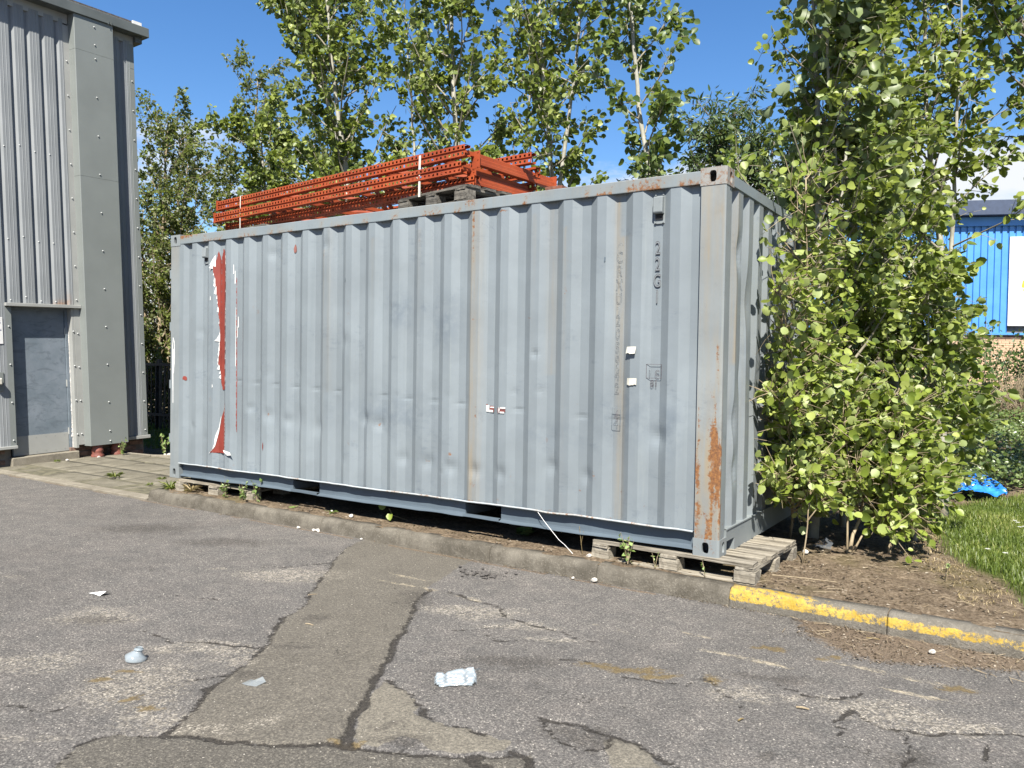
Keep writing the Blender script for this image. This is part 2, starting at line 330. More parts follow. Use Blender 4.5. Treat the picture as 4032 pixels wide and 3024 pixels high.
def inside(X, Y, pts):
    r = np.zeros(X.shape, bool); n = len(pts)
    for i in range(n):
        (x0, y0), (x1, y1) = pts[i], pts[i-1]
        if y0 == y1: continue
        c = ((y0 > Y) != (y1 > Y)) & (X < (x1-x0)*(Y-y0)/(y1-y0)+x0); r ^= c
    return r
def sdist(X, Y, pts):
    d = segd(X, Y, pts, True); return np.where(inside(X, Y, pts), d, -d)

def build_asphalt():
    xs = np.concatenate([[-80, -50, -30, -20, -14, -10, -8, -6.5], np.arange(-5.2, 1.0, .06), np.arange(1.0, 8.6, .02), [8.8, 9.2, 10, 12, 16, 25, 45, 80]])
    ys = np.concatenate([[-80, -45, -25, -15, -10, -8, -6.5, -5.5, -5, -4.5, -4.1], np.arange(-3.9, -.09, .02), [-.05]])
    X, Y = np.meshgrid(xs, ys)
    wx = X+.07*(fbm(X*7, Y*7, 3)-.5)+.035*(fbm(X*24, Y*24, 5, 3)-.5); wy = Y+.07*(fbm(X*7, Y*7, 4)-.5)+.035*(fbm(X*24, Y*24, 6, 3)-.5)
    ck = np.zeros(X.shape)
    for pts, w in CRACKS:
        wl = w*(.45+1.1*fbm(X*6, Y*6, int(w*1e4), 2))
        ck = np.maximum(ck, np.clip(1.25-segd(wx, wy, pts)/(wl*.60+.005), 0, 1.1))
    fp = fbm(X*5, Y*5, 31, 3)
    def soft(p, s=.06): return np.clip(.5+sdist(wx, wy, p)/s, 0, 1)
    patch = soft(PATCH); p2 = np.maximum(soft(PATCH2), soft(PATCH3)); strip = soft(STRIP)
    def blobs(L, k=1.):
        r = np.zeros(X.shape)
        for b in L:
            x, y, a, c = b[:4]; s = b[4] if len(b) > 4 else 1
            ca, sa = .84, .54    # blobs are long along the picture of the kerb-parallel wear
            dx, dy = wx-x+.16*(fbm(X*6, Y*6, 13, 4)-.5), wy-y+.16*(fbm(X*6, Y*6, 14, 4)-.5); u = (dx*ca+dy*sa)/a; v = (-dx*sa+dy*ca)/(c*1.15)
            r = np.maximum(r, s*np.clip(1.25-np.hypot(u, v)*.85, 0, 1))
        return r
    dark = blobs(DARK); pale = blobs(PALE); moss = blobs(MOSS)
    line = np.zeros(X.shape)
    for L in LINES: line = np.maximum(line, np.clip(1.2-segd(X, Y+.03*(fbm(X*3, Y, 9)-.5), L)/.075, 0, 1))
    line *= np.clip(-.15+1.5*fbm(X*2.6, Y*2.6, 77, 4), 0, 1.1)
    lit = np.clip(.5+sdist(wx, wy, LITZ)/.25, 0, 1)
    lit = np.maximum(lit, .8*np.clip(1-np.abs(Y+.19)/.05, 0, 1)*(fbm(X*2, Y, 51) > .47))
    Z = .012*(fbm(X*.8, Y*.8, 1, 3)-.5)+.004*(fbm(X*8, Y*8, 2, 3)-.5)
    near = (X > -5) & (X < 8.6) & (Y > -4)
    Z = Z*near
    Z -= .010*np.clip(ck, 0, 1)*near; Z += .005*p2+.003*patch; Z -= .004*np.clip(pale*1.5, 0, 1)*near
    me = gridmesh('asphalt', X, Y, Z, dict(crack=ck, patch=patch, patchb=p2, strip=strip, dark=dark, pale=pale, moss=moss, line=line, lit=lit))
    m = Mat('asphalt'); P = m.co()
    agg = m.voro(165, out=1); agg2 = m.voro(120, out=1)
    ag = m.n('ShaderNodeSeparateColor'); m.put(ag.inputs[0], agg); ag2 = m.n('ShaderNodeSeparateColor'); m.put(ag2.inputs[0], agg2)
    fine = m.noise(330, 3, .7); mid = m.noise(6, 6, .65); big = m.noise(.9, 5, .6); warp = m.noise(24, 6, .75)
    g = m.ramp(ag.outputs[0], [(0, (.045, .044, .043)), (.45, (.098, .096, .093)), (.8, (.148, .144, .138)), (.93, (.21, .205, .19)), (1, (.34, .325, .295))])
    g = m.mix(.4, g, m.ramp(fine, [(.3, (.042, .041, .04)), (.55, (.112, .109, .105)), (.75, (.21, .205, .195))]))
    base = m.mix(m.rng(mid, .3, .75), m.mix(1, g, (.84, .84, .85), 'MULTIPLY'), m.mix(1, g, (1.14, 1.11, 1.10), 'MULTIPLY'))
    base = m.mix(m.math('MULTIPLY', m.rng(big, .5, .75), .38), base, m.mix(1, g, (.62, .61, .62), 'MULTIPLY'))
    base = m.mix(m.math('MULTIPLY', m.rng(m.noise(1.7, 5, .65, m.scl(P, (1, 1, 1), (7, 3, 0))), .5, .72), .4), base, m.mix(1, g, (1.35, 1.28, 1.26), 'MULTIPLY'))
    def edge(a, lo=.5, w=.14, k=.5): # attribute + noise threshold
        return m.rng(m.math('ADD', a, m.math('MULTIPLY', m.math('SUBTRACT', warp, .5), k)), lo-w/2, lo+w/2)
    pg = m.mix(m.rng(mid, .3, .7), (.080, .0755, .066), (.104, .098, .086))
    pg = m.mix(.42, pg, m.mix(1, g, (1.1, 1.04, .92), 'MULTIPLY'))
    c = m.mix(edge(m.attr('patch')), base, pg)
    c = m.mix(edge(m.attr('strip')), c, m.mix(1, m.mix(.5, g, pg), (.84, .83, .80), 'MULTIPLY'))
    c = m.mix(edge(m.attr('patchb')), c, m.mix(.3, (.135, .127, .108), m.mix(1, g, (1.3, 1.22, 1.05), 'MULTIPLY')))
    # stripped stone showing
    st = m.ramp(ag2.outputs[0], [(0, (.085, .078, .068)), (.35, (.17, .157, .135)), (.7, (.27, .25, .213)), (1, (.40, .375, .325))])
    pa = m.math('MULTIPLY', m.attr('pale'), m.rng(m.math('ADD', m.noise(19, 8, .82), m.math('MULTIPLY', ag2.outputs[1], .22)), .46, .74))
    c = m.mix(m.math('MULTIPLY', m.rng(pa, .16, .62), .72), c, st)
    ln = m.rng(m.math('ADD', m.math('MULTIPLY', m.attr('line'), .45), m.math('MULTIPLY', m.noise(1, 9, .88, m.scl(P, (11, 24, 10))), 1.15)), .90, 1.03)
    ln = m.math('MULTIPLY', ln, m.rng(m.attr('line'), .05, .25))
    c = m.mix(m.math('MULTIPLY', ln, .85), c, m.mix(m.rng(warp, .3, .7), (.23, .20, .145), (.40, .36, .275)))
    dk = edge(m.math('MULTIPLY', m.attr('dark'), .62), .45, .5, 1.3)
    c = m.mix(m.math('MULTIPLY', dk, .62), c, m.mix(1, g, (.42, .40, .38), 'MULTIPLY'))
    ms = edge(m.math('MULTIPLY', m.attr('moss'), .72), .5, .35, 1.5)
    c = m.mix(m.math('MULTIPLY', ms, .85), c, m.mix(m.noise(120, 4, .7), (.05, .036, .015), (.19, .145, .07)))
    lt = edge(m.attr('lit'), .55, .3, 1.1)
    c = m.mix(m.math('MULTIPLY', lt, .8), c, m.mix(m.noise(60, 5, .8), (.045, .032, .022), (.20, .15, .10)))
    ck_ = m.rng(m.math('ADD', m.attr('crack'), m.math('MULTIPLY', m.math('SUBTRACT', m.noise(48, 6, .85), .5), 1.9)), .42, .80)
    ck_ = m.math('MULTIPLY', ck_, m.rng(m.attr('crack'), .02, .2))
    c = m.mix(m.math('MULTIPLY', ck_, .9), c, m.mix(m.rng(fine, .5, .72), (.022, .020, .018), (.09, .082, .072)))
    wsp = m.rng(ag2.outputs[2], .972, .985); c = m.mix(m.math('MULTIPLY', wsp, m.rng(m.voro(70), .32, .2)), c, (.5, .48, .43))
    h = m.math('ADD', m.math('MULTIPLY', ag.outputs[0], .35), m.math('ADD', m.math('MULTIPLY', fine, .5), m.math('MULTIPLY', ck_, -2.2)))
    vx = m.n('ShaderNodeTexVoronoi', feature='DISTANCE_TO_EDGE'); wv_ = m.n('ShaderNodeVectorMath', operation='ADD'); nv = m.n('ShaderNodeTexNoise'); m.put(nv.inputs[0], P); nv.inputs['Scale'].default_value = 7; nv.inputs['Detail'].default_value = 6
    sv = m.n('ShaderNodeVectorMath', operation='SCALE'); m.put(sv.inputs[0], nv.outputs['Color']); sv.inputs['Scale'].default_value = .30
    m.put(wv_.inputs[0], P); m.put(wv_.inputs[1], sv.outputs[0]); m.put(vx.inputs['Vector'], wv_.outputs[0]); vx.inputs['Scale'].default_value = 3.4
    hair = m.math('MULTIPLY', m.rng(vx.outputs['Distance'], .012, .004), m.rng(m.noise(1.5, 5, .7, m.scl(P, (1, 1, 1), (3, 9, 0))), .53, .62))
    c = m.mix(m.math('MULTIPLY', hair, .75), c, (.03, .028, .025))
    gr_ = m.rng(m.noise(85, 3, .75), .36, .66); c = m.mix(gr_, m.mix(1, c, (.66, .66, .67), 'MULTIPLY'), m.mix(1, c, (1.24, 1.24, 1.23), 'MULTIPLY'))
    c = m.mix(m.math('MULTIPLY', m.rng(m.noise(.55, 6, .7, m.scl(P, (1, 1, 1), (2, 5, 0))), .46, .66), .30), c, m.mix(1, c, (.66, .655, .65), 'MULTIPLY'))
    c = m.mix(1, c, (.985, .962, .915), 'MULTIPLY')
    nb = m.bump(h, .75, .005, m.bump(mid, .25, .02))
    mat = m.done(m.pbsdf(c, .88, 0, nb, .25))
    tag(link('asphalt', me, mat, None, True), kind='structure')
build_asphalt()

# ------------------------------------------------------------------ ground behind the kerb
LAWN = [(7.90,.2),(7.76,.46),(7.69,.69),(7.61,1.02),(7.4,1.31),(7.22,1.68),(7.15,2.22),(7.03,2.68),(6.82,2.82),(6.68,2.96),(6.5,3.25),(6.6,3.5),(6.87,3.75),(7.08,4.1),(7.28,4.5),(7.57,4.9),(7.74,5.2),(8.4,5.6),(9.6,5.6),(9.6,.0),(8.2,.05)]
def gz(x, y):
    x = np.asarray(x, float); y = np.asarray(y, float)
    z = .125+.02*(fbm(x*1.3, y*1.3, 21, 3)-.5)
    z = z+np.where(y > 4.2, (np.minimum(y, 14)-4.2)*.075, 0)*sstep(4.5, 6.5, x)
    z = z-.045*sstep(.5, .05, np.abs(x-.2))*0
    left = sstep(-.04, -.22, x); z = z*(1-left)+left*(.03+.022*np.clip(y, 0, 6))
    gap = sstep(-2.2, -3.4, x)*sstep(1.7, 2.2, y); z = z-gap*.16
    return z
def build_ground():
    xs = np.concatenate([[-80, -50, -30, -20, -15, -12], np.arange(-10, -.5, .12), np.arange(-.5, 9.2, .025), [9.6, 10.5, 12, 15, 20, 30, 50, 80]])
    ys = np.concatenate([np.arange(-.125, 1.9, .022), np.arange(1.9, 6, .05), np.arange(6, 14, .25), [15, 17, 20, 25, 35, 60, 120]])
    X, Y = np.meshgrid(xs, ys); Z = gz(X, Y)
    near = (X > -.6) & (X < 9.2) & (Y < 6)
    Z = Z+near*(.018*(fbm(X*14, Y*14, 41, 4)-.5)+.012*np.maximum(0, fbm(X*40, Y*40, 42, 2)-.55))
    Z = np.where(Y < .0, np.minimum(Z, .121+.034*(fbm(X*7, Y*16, 4, 4)-.5)-.16*np.clip(-.035-Y, 0, 1)), Z)
    Z = np.where(X < -.19, np.minimum(Z, np.where((X > -4.2) & (Y < 2.2), -.08, Z)), Z)
    lawn = np.clip(.5+sdist(X, Y, LAWN)/.5, 0, 1)
    me = gridmesh('soil_ground', X, Y, Z, dict(lawn=lawn))
    m = Mat('bare_soil'); n1 = m.noise(7, 7, .72); n2 = m.noise(42, 6, .75); n3 = m.noise(1.4, 5, .6)
    c = m.ramp(n2, [(.28, (.04, .030, .021)), (.48, (.125, .098, .068)), (.62, (.20, .165, .122)), (.8, (.34, .295, .235))])
    c = m.mix(m.rng(n1, .35, .68), m.mix(1, c, (.72, .68, .64), 'MULTIPLY'), m.mix(1, c, (1.22, 1.18, 1.12), 'MULTIPLY'))
    c = m.mix(m.math('MULTIPLY', m.rng(n3, .52, .7), .55), c, (.10, .085, .035))
    c = m.mix(m.rng(m.attr('lawn'), .45, .75), c, (.06, .075, .02))
    tag(link('soil_ground', me, m.done(m.pbsdf(c, .95, 0, m.bump(m.math('ADD', n2, m.noise(150, 4, .7)), .9, .012), .15)), None, True), kind='structure')
build_ground()

# ------------------------------------------------------------------ kerb, pavement
def concrete(name, a, b, speck=.5, yellow=False):
    m = Mat(name); n = m.noise(5, 7, .7); f = m.noise(80, 5, .7); v = m.noise(260, 2, .6)
    c = m.mix(m.rng(n, .3, .7), a, b)
    c = m.mix(m.math('MULTIPLY', m.rng(f, .5, .75), speck), c, tuple(q*1.5 for q in b))
    c = m.mix(m.math('MULTIPLY', m.rng(v, .55, .75), .4), c, tuple(q*.55 for q in a))
    c = m.mix(m.math('MULTIPLY', m.rng(m.noise(2.2, 6, .7), .48, .66), .45), c, tuple(q*.55 for q in a))
    c = m.mix(m.math('MULTIPLY', m.rng(m.noise(19, 7, .8), .60, .70), .5), c, tuple(q*1.9 for q in b))
    if yellow:
        z = m.n('ShaderNodeSeparateXYZ'); m.put(z.inputs[0], m.pos())
        hz = m.math('MULTIPLY', m.rng(z.outputs[2], .018, .05), m.rng(z.outputs[1], -.03, -.075))
        wear = m.math('MULTIPLY', m.rng(z.outputs[0], 6.3, 7.9), .24)
        top = m.math('MULTIPLY', m.rng(z.outputs[2], .085, .118), m.math('ADD', .02, wear))
        k = m.rng(m.math('SUBTRACT', m.math('ADD', m.math('MULTIPLY', hz, .34), m.math('ADD', m.math('MULTIPLY', m.noise(30, 9, .82), .75), m.math('MULTIPLY', m.noise(5, 4, .6), .35))), m.math('ADD', m.math('MULTIPLY', top, 1.6), m.math('MULTIPLY', wear, .3))), .80, .875)
        k = m.math('MULTIPLY', k, m.rng(hz, .1, .4))
        c = m.mix(k, c, m.mix(m.rng(m.noise(9, 5, .7), .3, .7), (.27, .178, .026), (.40, .285, .065)))
    return m.done(m.pbsdf(c, .9, 0, m.bump(m.math('ADD', f, m.math('MULTIPLY', n, .6)), 1.0, .008), .2))
M['kerb'] = concrete('kerb_concrete', (.066, .059, .046), (.135, .123, .100), .7)
M['kerb_y'] = concrete('kerb_worn_yellow', (.075, .068, .055), (.145, .133, .110), .6, True)
M['slab'] = concrete('paving_concrete', (.098, .090, .068), (.160, .147, .113), .55)
M['edging'] = concrete('edging_concrete', (.145, .13, .10), (.215, .195, .155), .4)
kerb = empty('kerb', (0, -.16, 0), 0, 'raised concrete kerb in front of the container, its near stones painted yellow', 'kerb', kind='structure')
def kerb_stone(x0, x1, mat, lab=None, seed=0):
    prof = [(.0, -.05), (.003, .02), (.008, .07), (.018, .1), (.036, .114), (.06, .119), (.125, .12), (.125, -.05)]
    n = max(4, int((x1-x0)/.03)); xs = np.concatenate([[x0+.0025, x0+.010], np.linspace(x0+.03, x1-.03, n), [x1-.010, x1-.0025]]); n += 4
    P = np.array(prof); X = np.repeat(xs[:, None], len(P), 1); Y = np.repeat(P[None, :, 0], n, 0); Z = np.repeat(P[None, :, 1], n, 0)
    d = .010*(fbm(X*9+seed, Z*20, 5, 4)-.5); Y = Y+d; Z = Z+np.where(Z > .05, .011*(fbm(X*7, Y*15, 8+seed, 4)-.5), 0)
    e = np.minimum(X-xs[0], xs[-1]-X); ch = np.clip(1-e/.008, 0, 1)*np.where(Z > .08, 1, .3)
    Z = Z-ch*.004; Y = Y+ch*.002*(Y < .06)
    i = np.arange(n*len(P)).reshape(n, -1)
    F = np.stack([i[:-1, :-1], i[1:, :-1], i[1:, 1:], i[:-1, 1:]], -1).reshape(-1, 4)
    me = npmesh('kerb_stone', np.stack([X, Y, Z], -1).reshape(-1, 3), [F, i[0][None, :], i[-1][None, ::-1]])
    o = link('kerb_stone', me, mat, kerb, True)
    if lab: o['label'] = lab
    return o
js = [-.13, .66, 1.575, 2.49, 3.405, 4.32, 5.236, 6.183, 7.10, 8.02, 8.94, 9.86]
for i, (a, b) in enumerate(zip(js[:-1], js[1:])):
    kerb_stone(a, b, M['kerb_y'] if a > 6 else M['kerb'], 'kerb stone with flaking yellow paint' if a > 6 else None, i)
# paved apron by the building
pav = empty('pavement', (-2, 1, 0), 0, None, None, kind='structure')
me_ = MB(); 
def pz(x, y): return .012+.03*max(0, y)
rng_ = random.Random(4)
yr = [-.02, .42, .92, 1.42, 1.82]
for r_i, (y0, y1) in enumerate(zip(yr[:-1], yr[1:])):
    x = -3.96+(r_i % 2)*.35-.35
    while x < .05:
        x1 = x+.80; a, b = max(x, -3.96)+.003, min(x1, .12)-.003
        if b-a > .05:
            dz = rng_.uniform(-.006, .006); t1 = rng_.uniform(-.006, .006); t2 = rng_.uniform(-.005, .005)
            q = MB(); n = len(q.v)
            X, Y = np.meshgrid(np.linspace(a, b, 8), np.linspace(y0+.003, y1-.003, 6))
            Z = np.vectorize(pz)(X, Y)+dz+t1*(X-a)+t2*(Y-y0)+.004*(fbm(X*5, Y*5, 12, 3)-.5)
            ed = np.minimum(np.minimum(X-a, b-X), np.minimum(Y-y0-.006, y1-.006-Y)); Z = Z-.004*np.clip(1-ed/.01, 0, 1)
            i = np.arange(48).reshape(6, 8); F = np.stack([i[:-1, :-1], i[:-1, 1:], i[1:, 1:], i[1:, :-1]], -1).reshape(-1, 4)
            V = np.stack([X-(-2), Y-1, Z], -1).reshape(-1, 3)
            rim = np.concatenate([i[0], i[1:, -1], i[-1, -2::-1], i[-2:0:-1, 0]]); k = len(rim)
            V2 = np.concatenate([V, V[rim]-[0, 0, .05]]); w = np.arange(48, 48+k)
            F2 = np.stack([rim, np.roll(rim, -1), np.roll(w, -1), w], -1)[:, ::-1]
            link('paving_slab', npmesh('paving_slab', V2, [F, F2]), M['slab'], pav, True)
        x = x1
jd = MB(); jd.box((-3.96+2, -.03-1, -.03), (.1+2, -.025-1+.001, 0)); 
XX, YY = np.meshgrid(np.linspace(-3.96, .12, 30), np.linspace(-.03, 1.85, 16))
link('joint_bed', gridmesh('joint_bed', XX+2, YY-1, np.vectorize(pz)(XX, YY)-.007+.004*fbm(XX*6, YY*6, 3)), simple('joint_grit', (.085, .078, .05), .95, .4, 12), pav)
es = [-3.96, -2.98, -2.02, -1.24, -.135]
edg = empty('kerb', (-2, -.1, 0), 0, 'flush concrete edging along the paved apron by the building', 'kerb', kind='structure')
for a, b in zip(es[:-1], es[1:]):
    q = MB(); q.box((a+2+.004, -.075, -.05), (b+2-.004, .072, .024), .002); q.build('edging_stone', M['edging'], edg, bevel=.006)
# low back edge of the apron
be = empty('kerb', (-3.2, 1.85, 0), 0, 'thin concrete edge behind the apron with rubble and weeds', 'kerb', kind='structure')
q = MB(); q.bar((-.75, -.02, .03), (.0, -.03, .045), .05, .09); q.build('edging_stone', M['edging'], be, bevel=.006)
q = MB(); q.bar((.01, -.03, .045), (3.1, 1.4, .11), .05, .09); q.build('edging_stone', M['edging'], be, bevel=.006)

# ------------------------------------------------------------------ container (local frame: x along, y into, z up; bottom at 0)
CT = empty('shipping_container', (0, 0, .25), 0, 'weathered grey-blue corrugated steel shipping container standing on old pallets behind the kerb', 'container')
L_, W_, H_ = 6.058, 2.438, 2.591
XP = [(.165, .004), (.227, .008), (.275, .044), (.33, .044)]
x = .374
for i in range(20):
    XP += [(x, .008), (x+.074, .008)]
    if i < 19: XP += [(x+.140, .044), (x+.212, .044)]
    x += .2787
XP += [(5.81, .044), (5.885, .044)]
XP = np.array(XP)
def ypan(x): return np.interp(x, XP[:, 0], XP[:, 1])
def dents(X, Z):
    d = np.zeros(X.shape); r = random.Random(5)
    for (a, b, s, h) in [(2.0, .72, .10, .012), (1.57, .74, .06, .018), (1.85, .70, .05, .016), (2.25, .65, .07, .015), (2.85, .76, .05, .02), (3.0, .73, .05, .018), (3.28, .45, .05, .016), (3.55, .44, .05, .018), (3.8, .42, .05, .02), (4.05, .41, .05, .02), (4.3, .41, .05, .018), (1.3, .8, .04, .014), (1.6, 2.3, .05, .012), (2.35, 2.33, .05, .012), (.38, .56, .05, .012), (5.6, .78, .06, .02), (4.75, .5, .05, .016), (5.05, .45, .05, .016), (4.6, 1.35, .03, .012), (2.6, 1.45, .06, .012), (.5, 1.55, .05, .008)]:
        d += h*np.exp(-(((X-a)/s)**2+((Z-b)/(s*1.1))**2))
    for i in range(16): # crimp line where something scraped along at mid height
        a = 1.0+i*.2787+.1; d += .007*np.exp(-(((X-a)/.045)**2+((Z-(1.06-.012*i))/.018)**2))*(r.random() > .35)
    for i in range(34):
        a, b, s = r.uniform(.5, 5.7), r.uniform(.25, 1.2), r.uniform(.025, .08); d += r.uniform(.001, .005)*np.exp(-(((X-a)/s)**2+((Z-b)/s)**2))
    return .78*d+.005*(fbm(X*1.4, Z*1.1, 61, 3)-.5)
def g2(X, Z, x, z, a, b): return np.exp(-(((X-x)/a)**2+((Z-z)/b)**2))
def side_panel():
    xs = []
    for a, b in zip(XP[:-1, 0], XP[1:, 0]): xs += list(np.linspace(a, b, max(2, int((b-a)/.018)+1))[:-1])
    xs = np.array(xs+[XP[-1, 0]]); zs = np.linspace(.163, 2.50, 118)
    X, Z = np.meshgrid(xs, zs); wv = np.clip(1-(Z-.163)/.05, 0, 1)
    Y = ypan(X)+dents(X, Z); Z = Z+wv*(.010*(fbm(X*4, X*0, 88, 3)-.5))
    fx = fbm(X*22, Z*1.2, 7, 3)
    stain = 1.1*np.exp(-np.abs(X-4.005)/.018)*(.75+.25*np.sin(Z*3)) + .30*np.exp(-((X-4.06)/.05)**2)
    stain += .8*np.exp(-np.abs(X-5.262)/.010)*sstep(.9, 2.4, Z) + .45*np.exp(-((X-5.31)/.035)**2)*(Z < 2.2) + .25*np.exp(-((X-4.73)/.04)**2)*(Z > 1.2)
    stain += .35*np.exp(-((X-.95)/.05)**2)*0 + .25*np.exp(-np.abs(X-2.39)/.02)*(Z > 1)
    rust = np.zeros(X.shape)
    for (a, b, s, t) in [(1.565, .74, .03, .05), (3.80, .52, .035, .05), (3.55, .45, .03, .03), (3.0, .72, .02, .03), (4.06, .92, .03, .012), (4.06, .86, .025, .03), (4.06, 1.62, .05, .008), (4.55, 1.62, .04, .008), (4.80, 1.60, .03, .006), (4.86, 2.0, .01, .25), (4.86, 1.8, .012, .06), (5.12, .47, .03, .06), (5.33, .36, .02, .05), (4.99, .34, .018, .03), (5.55, .29, .08, .02), (4.05, .30, .03, .06), (3.45, 2.3, .015, .05), (2.32, 2.25, .015, .06), (4.30, 2.46, .12, .02), (5.7, .77, .05, .01), (3.6, 1.93, .03, .008), (3.6, 1.88, .03, .008)]:
        rust += .62*g2(X, Z, a, b, s, t)
    rust += .85*np.exp(-np.abs(X-4.010)/.012)*sstep(1.6, 2.5, Z)+.4*np.exp(-np.abs(X-4.008)/.010)
    for (a_, z1_, l_) in ((2.32, 2.3, .7), (2.93, 2.35, .4), (4.85, 2.3, 1.0), (5.27, 2.45, .8), (1.75, 2.4, .3), (3.45, 2.40, .5), (4.58, 2.42, .5)):
        stain += .45*np.exp(-np.abs(X-a_)/.012)*(Z < z1_)*np.exp(-(z1_-Z).clip(0)/l_)
    rust += .45*sstep(.20, .165, Z)*(fbm(X*5, X*0, 3) > .52)
    grime = .9*g2(X, Z, 3.225, 1.72, .16, .16)+.8*g2(X, Z, 3.72, 1.60, .16, .22)+.45*g2(X, Z, 2.9, .80, .5, .14)+.7*g2(X, Z, 5.35, .92, .22, .22)+.8*g2(X, Z, 5.70, .85, .09, .2)+.5*g2(X, Z, 4.75, .75, .3, .1)+.4*g2(X, Z, 3.3, .85, .4, .2)+.45*g2(X, Z, .7, 1.3, .07, .8)+.4*g2(X, Z, .98, 1.4, .05, .7)
    grime += .25*sstep(.25, .55, fbm(X*1.3, Z*1.6, 19, 3)-.25)*sstep(1.6, .5, Z)
    return link('side_panel', gridmesh('side_panel', X, Y, Z, dict(stain=np.clip(stain, 0, 1), rust=np.clip(rust, 0, 1), grime=np.clip(grime, 0, 1))), M['steel'], CT)
side_panel()
# end wall (faces +x)
EP = [(.125, 6.046)]
y = .15
while y < 2.25:
    EP += [(y, 6.046), (y+.035, 6.008), (y+.105, 6.008), (y+.150, 6.046), (y+.245, 6.046)]; y += .2505
EP = np.array([p for p in EP if p[0] < 2.32])
def end_panel():
    ys = np.concatenate([np.linspace(a, b, 5)[:-1] for a, b in zip(EP[:-1, 0], EP[1:, 0])]+[[EP[-1, 0]]]); zs = np.linspace(.165, 2.49, 70)
    Y, Z = np.meshgrid(ys, zs); X = np.interp(Y, EP[:, 0], EP[:, 1])
    for a, b, s, h in [(.35, 2.05, .05, .03), (.45, 1.2, .05, .02), (.3, .9, .05, .02), (.33, .55, .04, .02), (.25, .4, .04, .016), (.55, 1.75, .08, .02), (.8, 1.0, .1, .015)]: X = X-h*np.exp(-(((Y-a)/s)**2+((Z-b)/(s*2.2))**2))
    X = X-.006*(fbm(Y*2, Z*1.3, 71, 3)-.5)
    st = .5*np.exp(-((Y-.3)/.03)**2)*(Z > 1.3)+.25*fbm(Y*12, Z, 5)
    gr = .8*g2(Y, Z, .42, 2.25, .05, .08)+.5*g2(Y, Z, .5, 1.3, .25, .5)+.4*sstep(1.0, 2.3, Y)
    return link('end_panel', gridmesh('end_panel', X, Y, Z, dict(stain=np.clip(st, 0, 1), grime=np.clip(gr, 0, 1))), M['steel'], CT)
end_panel()
q = MB(); q.quad((.06, 2.43, .16), (6.0, 2.43, .16), (6.0, 2.43, 2.5), (.06, 2.43, 2.5)); q.build('back_panel', M['steel'], CT, fix=False)
q = MB(); q.box((.0, .17, .16), (.04, 2.27, 2.49)); q.build('door_leaf', M['steel'], CT)
for z in (.42, 1.0, 1.62, 2.18):
    q = MB(); q.box((-.012, .02, z-.05), (.0, .06, z+.05)); q.tube([(-.016, .02, z-.045), (-.016, .02, z+.045)], .008, 6); q.build('hinge', M['rail'], CT)
# roof with shallow corrugations
xs = np.linspace(.05, 6.0, 170); ys = np.linspace(.05, 2.39, 6); X, Y = np.meshgrid(xs, ys)
Zr = 2.565+.010*np.clip(np.sin(X*2*math.pi/.21)*1.6, -1, 1)
link('roof_sheet', gridmesh('roof_sheet', X, Y, Zr, dict(rust=.35+0*X)), M['rail'], CT)
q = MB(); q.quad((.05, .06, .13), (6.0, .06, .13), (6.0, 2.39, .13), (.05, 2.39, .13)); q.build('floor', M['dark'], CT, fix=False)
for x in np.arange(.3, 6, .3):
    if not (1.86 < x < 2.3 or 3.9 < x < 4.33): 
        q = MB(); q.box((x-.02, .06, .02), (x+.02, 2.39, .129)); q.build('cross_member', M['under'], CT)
# side rails
def strip_grid(name, mat, xs, prof, jag=None, rustf=None):
    P = np.array(prof); X = np.repeat(xs[:, None], len(P), 1); Y = np.repeat(P[None, :, 0], len(xs), 0); Z = np.repeat(P[None, :, 1], len(xs), 0)
    if jag is not None: Y, Z = jag(X, Y, Z)
    ru = rustf(X, Y, Z) if rustf else 0*X
    i = np.arange(X.size).reshape(X.shape); F = np.stack([i[:-1, :-1], i[1:, :-1], i[1:, 1:], i[:-1, 1:]], -1).reshape(-1, 4)
    return link(name, npmesh(name, np.stack([X, Y, Z], -1).reshape(-1, 3), [F], dict(rust=np.clip(ru, 0, 1).ravel(), stain=np.clip(ru*.7, 0, 1).ravel())), mat, CT)
def top_rust(X, Y, Z):
    r = .7*g2(X, Z, 3.98, 2.53, .07, .05)+.5*g2(X, Z, 4.3, 2.53, .08, .012)+.9*sstep(.8, .2, X)*(Z > 2.56)*.8+.35*(Z > 2.567)*sstep(.35, .7, fbm(X*3, Z, 3))+.55*(Z < 2.497)*(fbm(X*6, Z, 8) > .5)+.5*g2(X, Z, 5.0, 2.52, .15, .02)*0
    return r+.22*(X > 4.2)*fbm(X*4, Z*30, 2)
strip_grid('top_rail', M['rail'], np.linspace(.178, 5.88, 120), [(.06, 2.489), (.003, 2.489), (.002, 2.494), (.002, 2.570), (.006, 2.575), (.06, 2.575)], lambda X, Y, Z: (Y+.004*(fbm(X*2, Z*0, 4)-.5), Z+.004*(fbm(X*3, X*0, 14, 2)-.5)), top_rust)
strip_grid('top_rail', M['rail'], np.linspace(.178, 5.88, 4), [(2.38, 2.489), (2.436, 2.489), (2.436, 2.575), (2.38, 2.575)])
def botjag(X, Y, Z):
    low = np.clip(1-(Z-.03)/.03, 0, 1); lip = np.clip((Z-.15)/.01, 0, 1)
    return Y+low*.012*(fbm(X*3.3, X*0, 24, 3)-.5)+lip*.012*(fbm(X*5, X*0, 26, 2)-.5), Z+low*.020*(fbm(X*2.6, X*0, 25, 3)-.5)+lip*.007*(fbm(X*4, X*0, 27, 3)-.5)
bprof = [(.046, .165), (-.004, .164), (-.005, .158), (.046, .154), (.048, .060), (.046, .046), (.012, .034), (.011, .028), (.06, .026)]
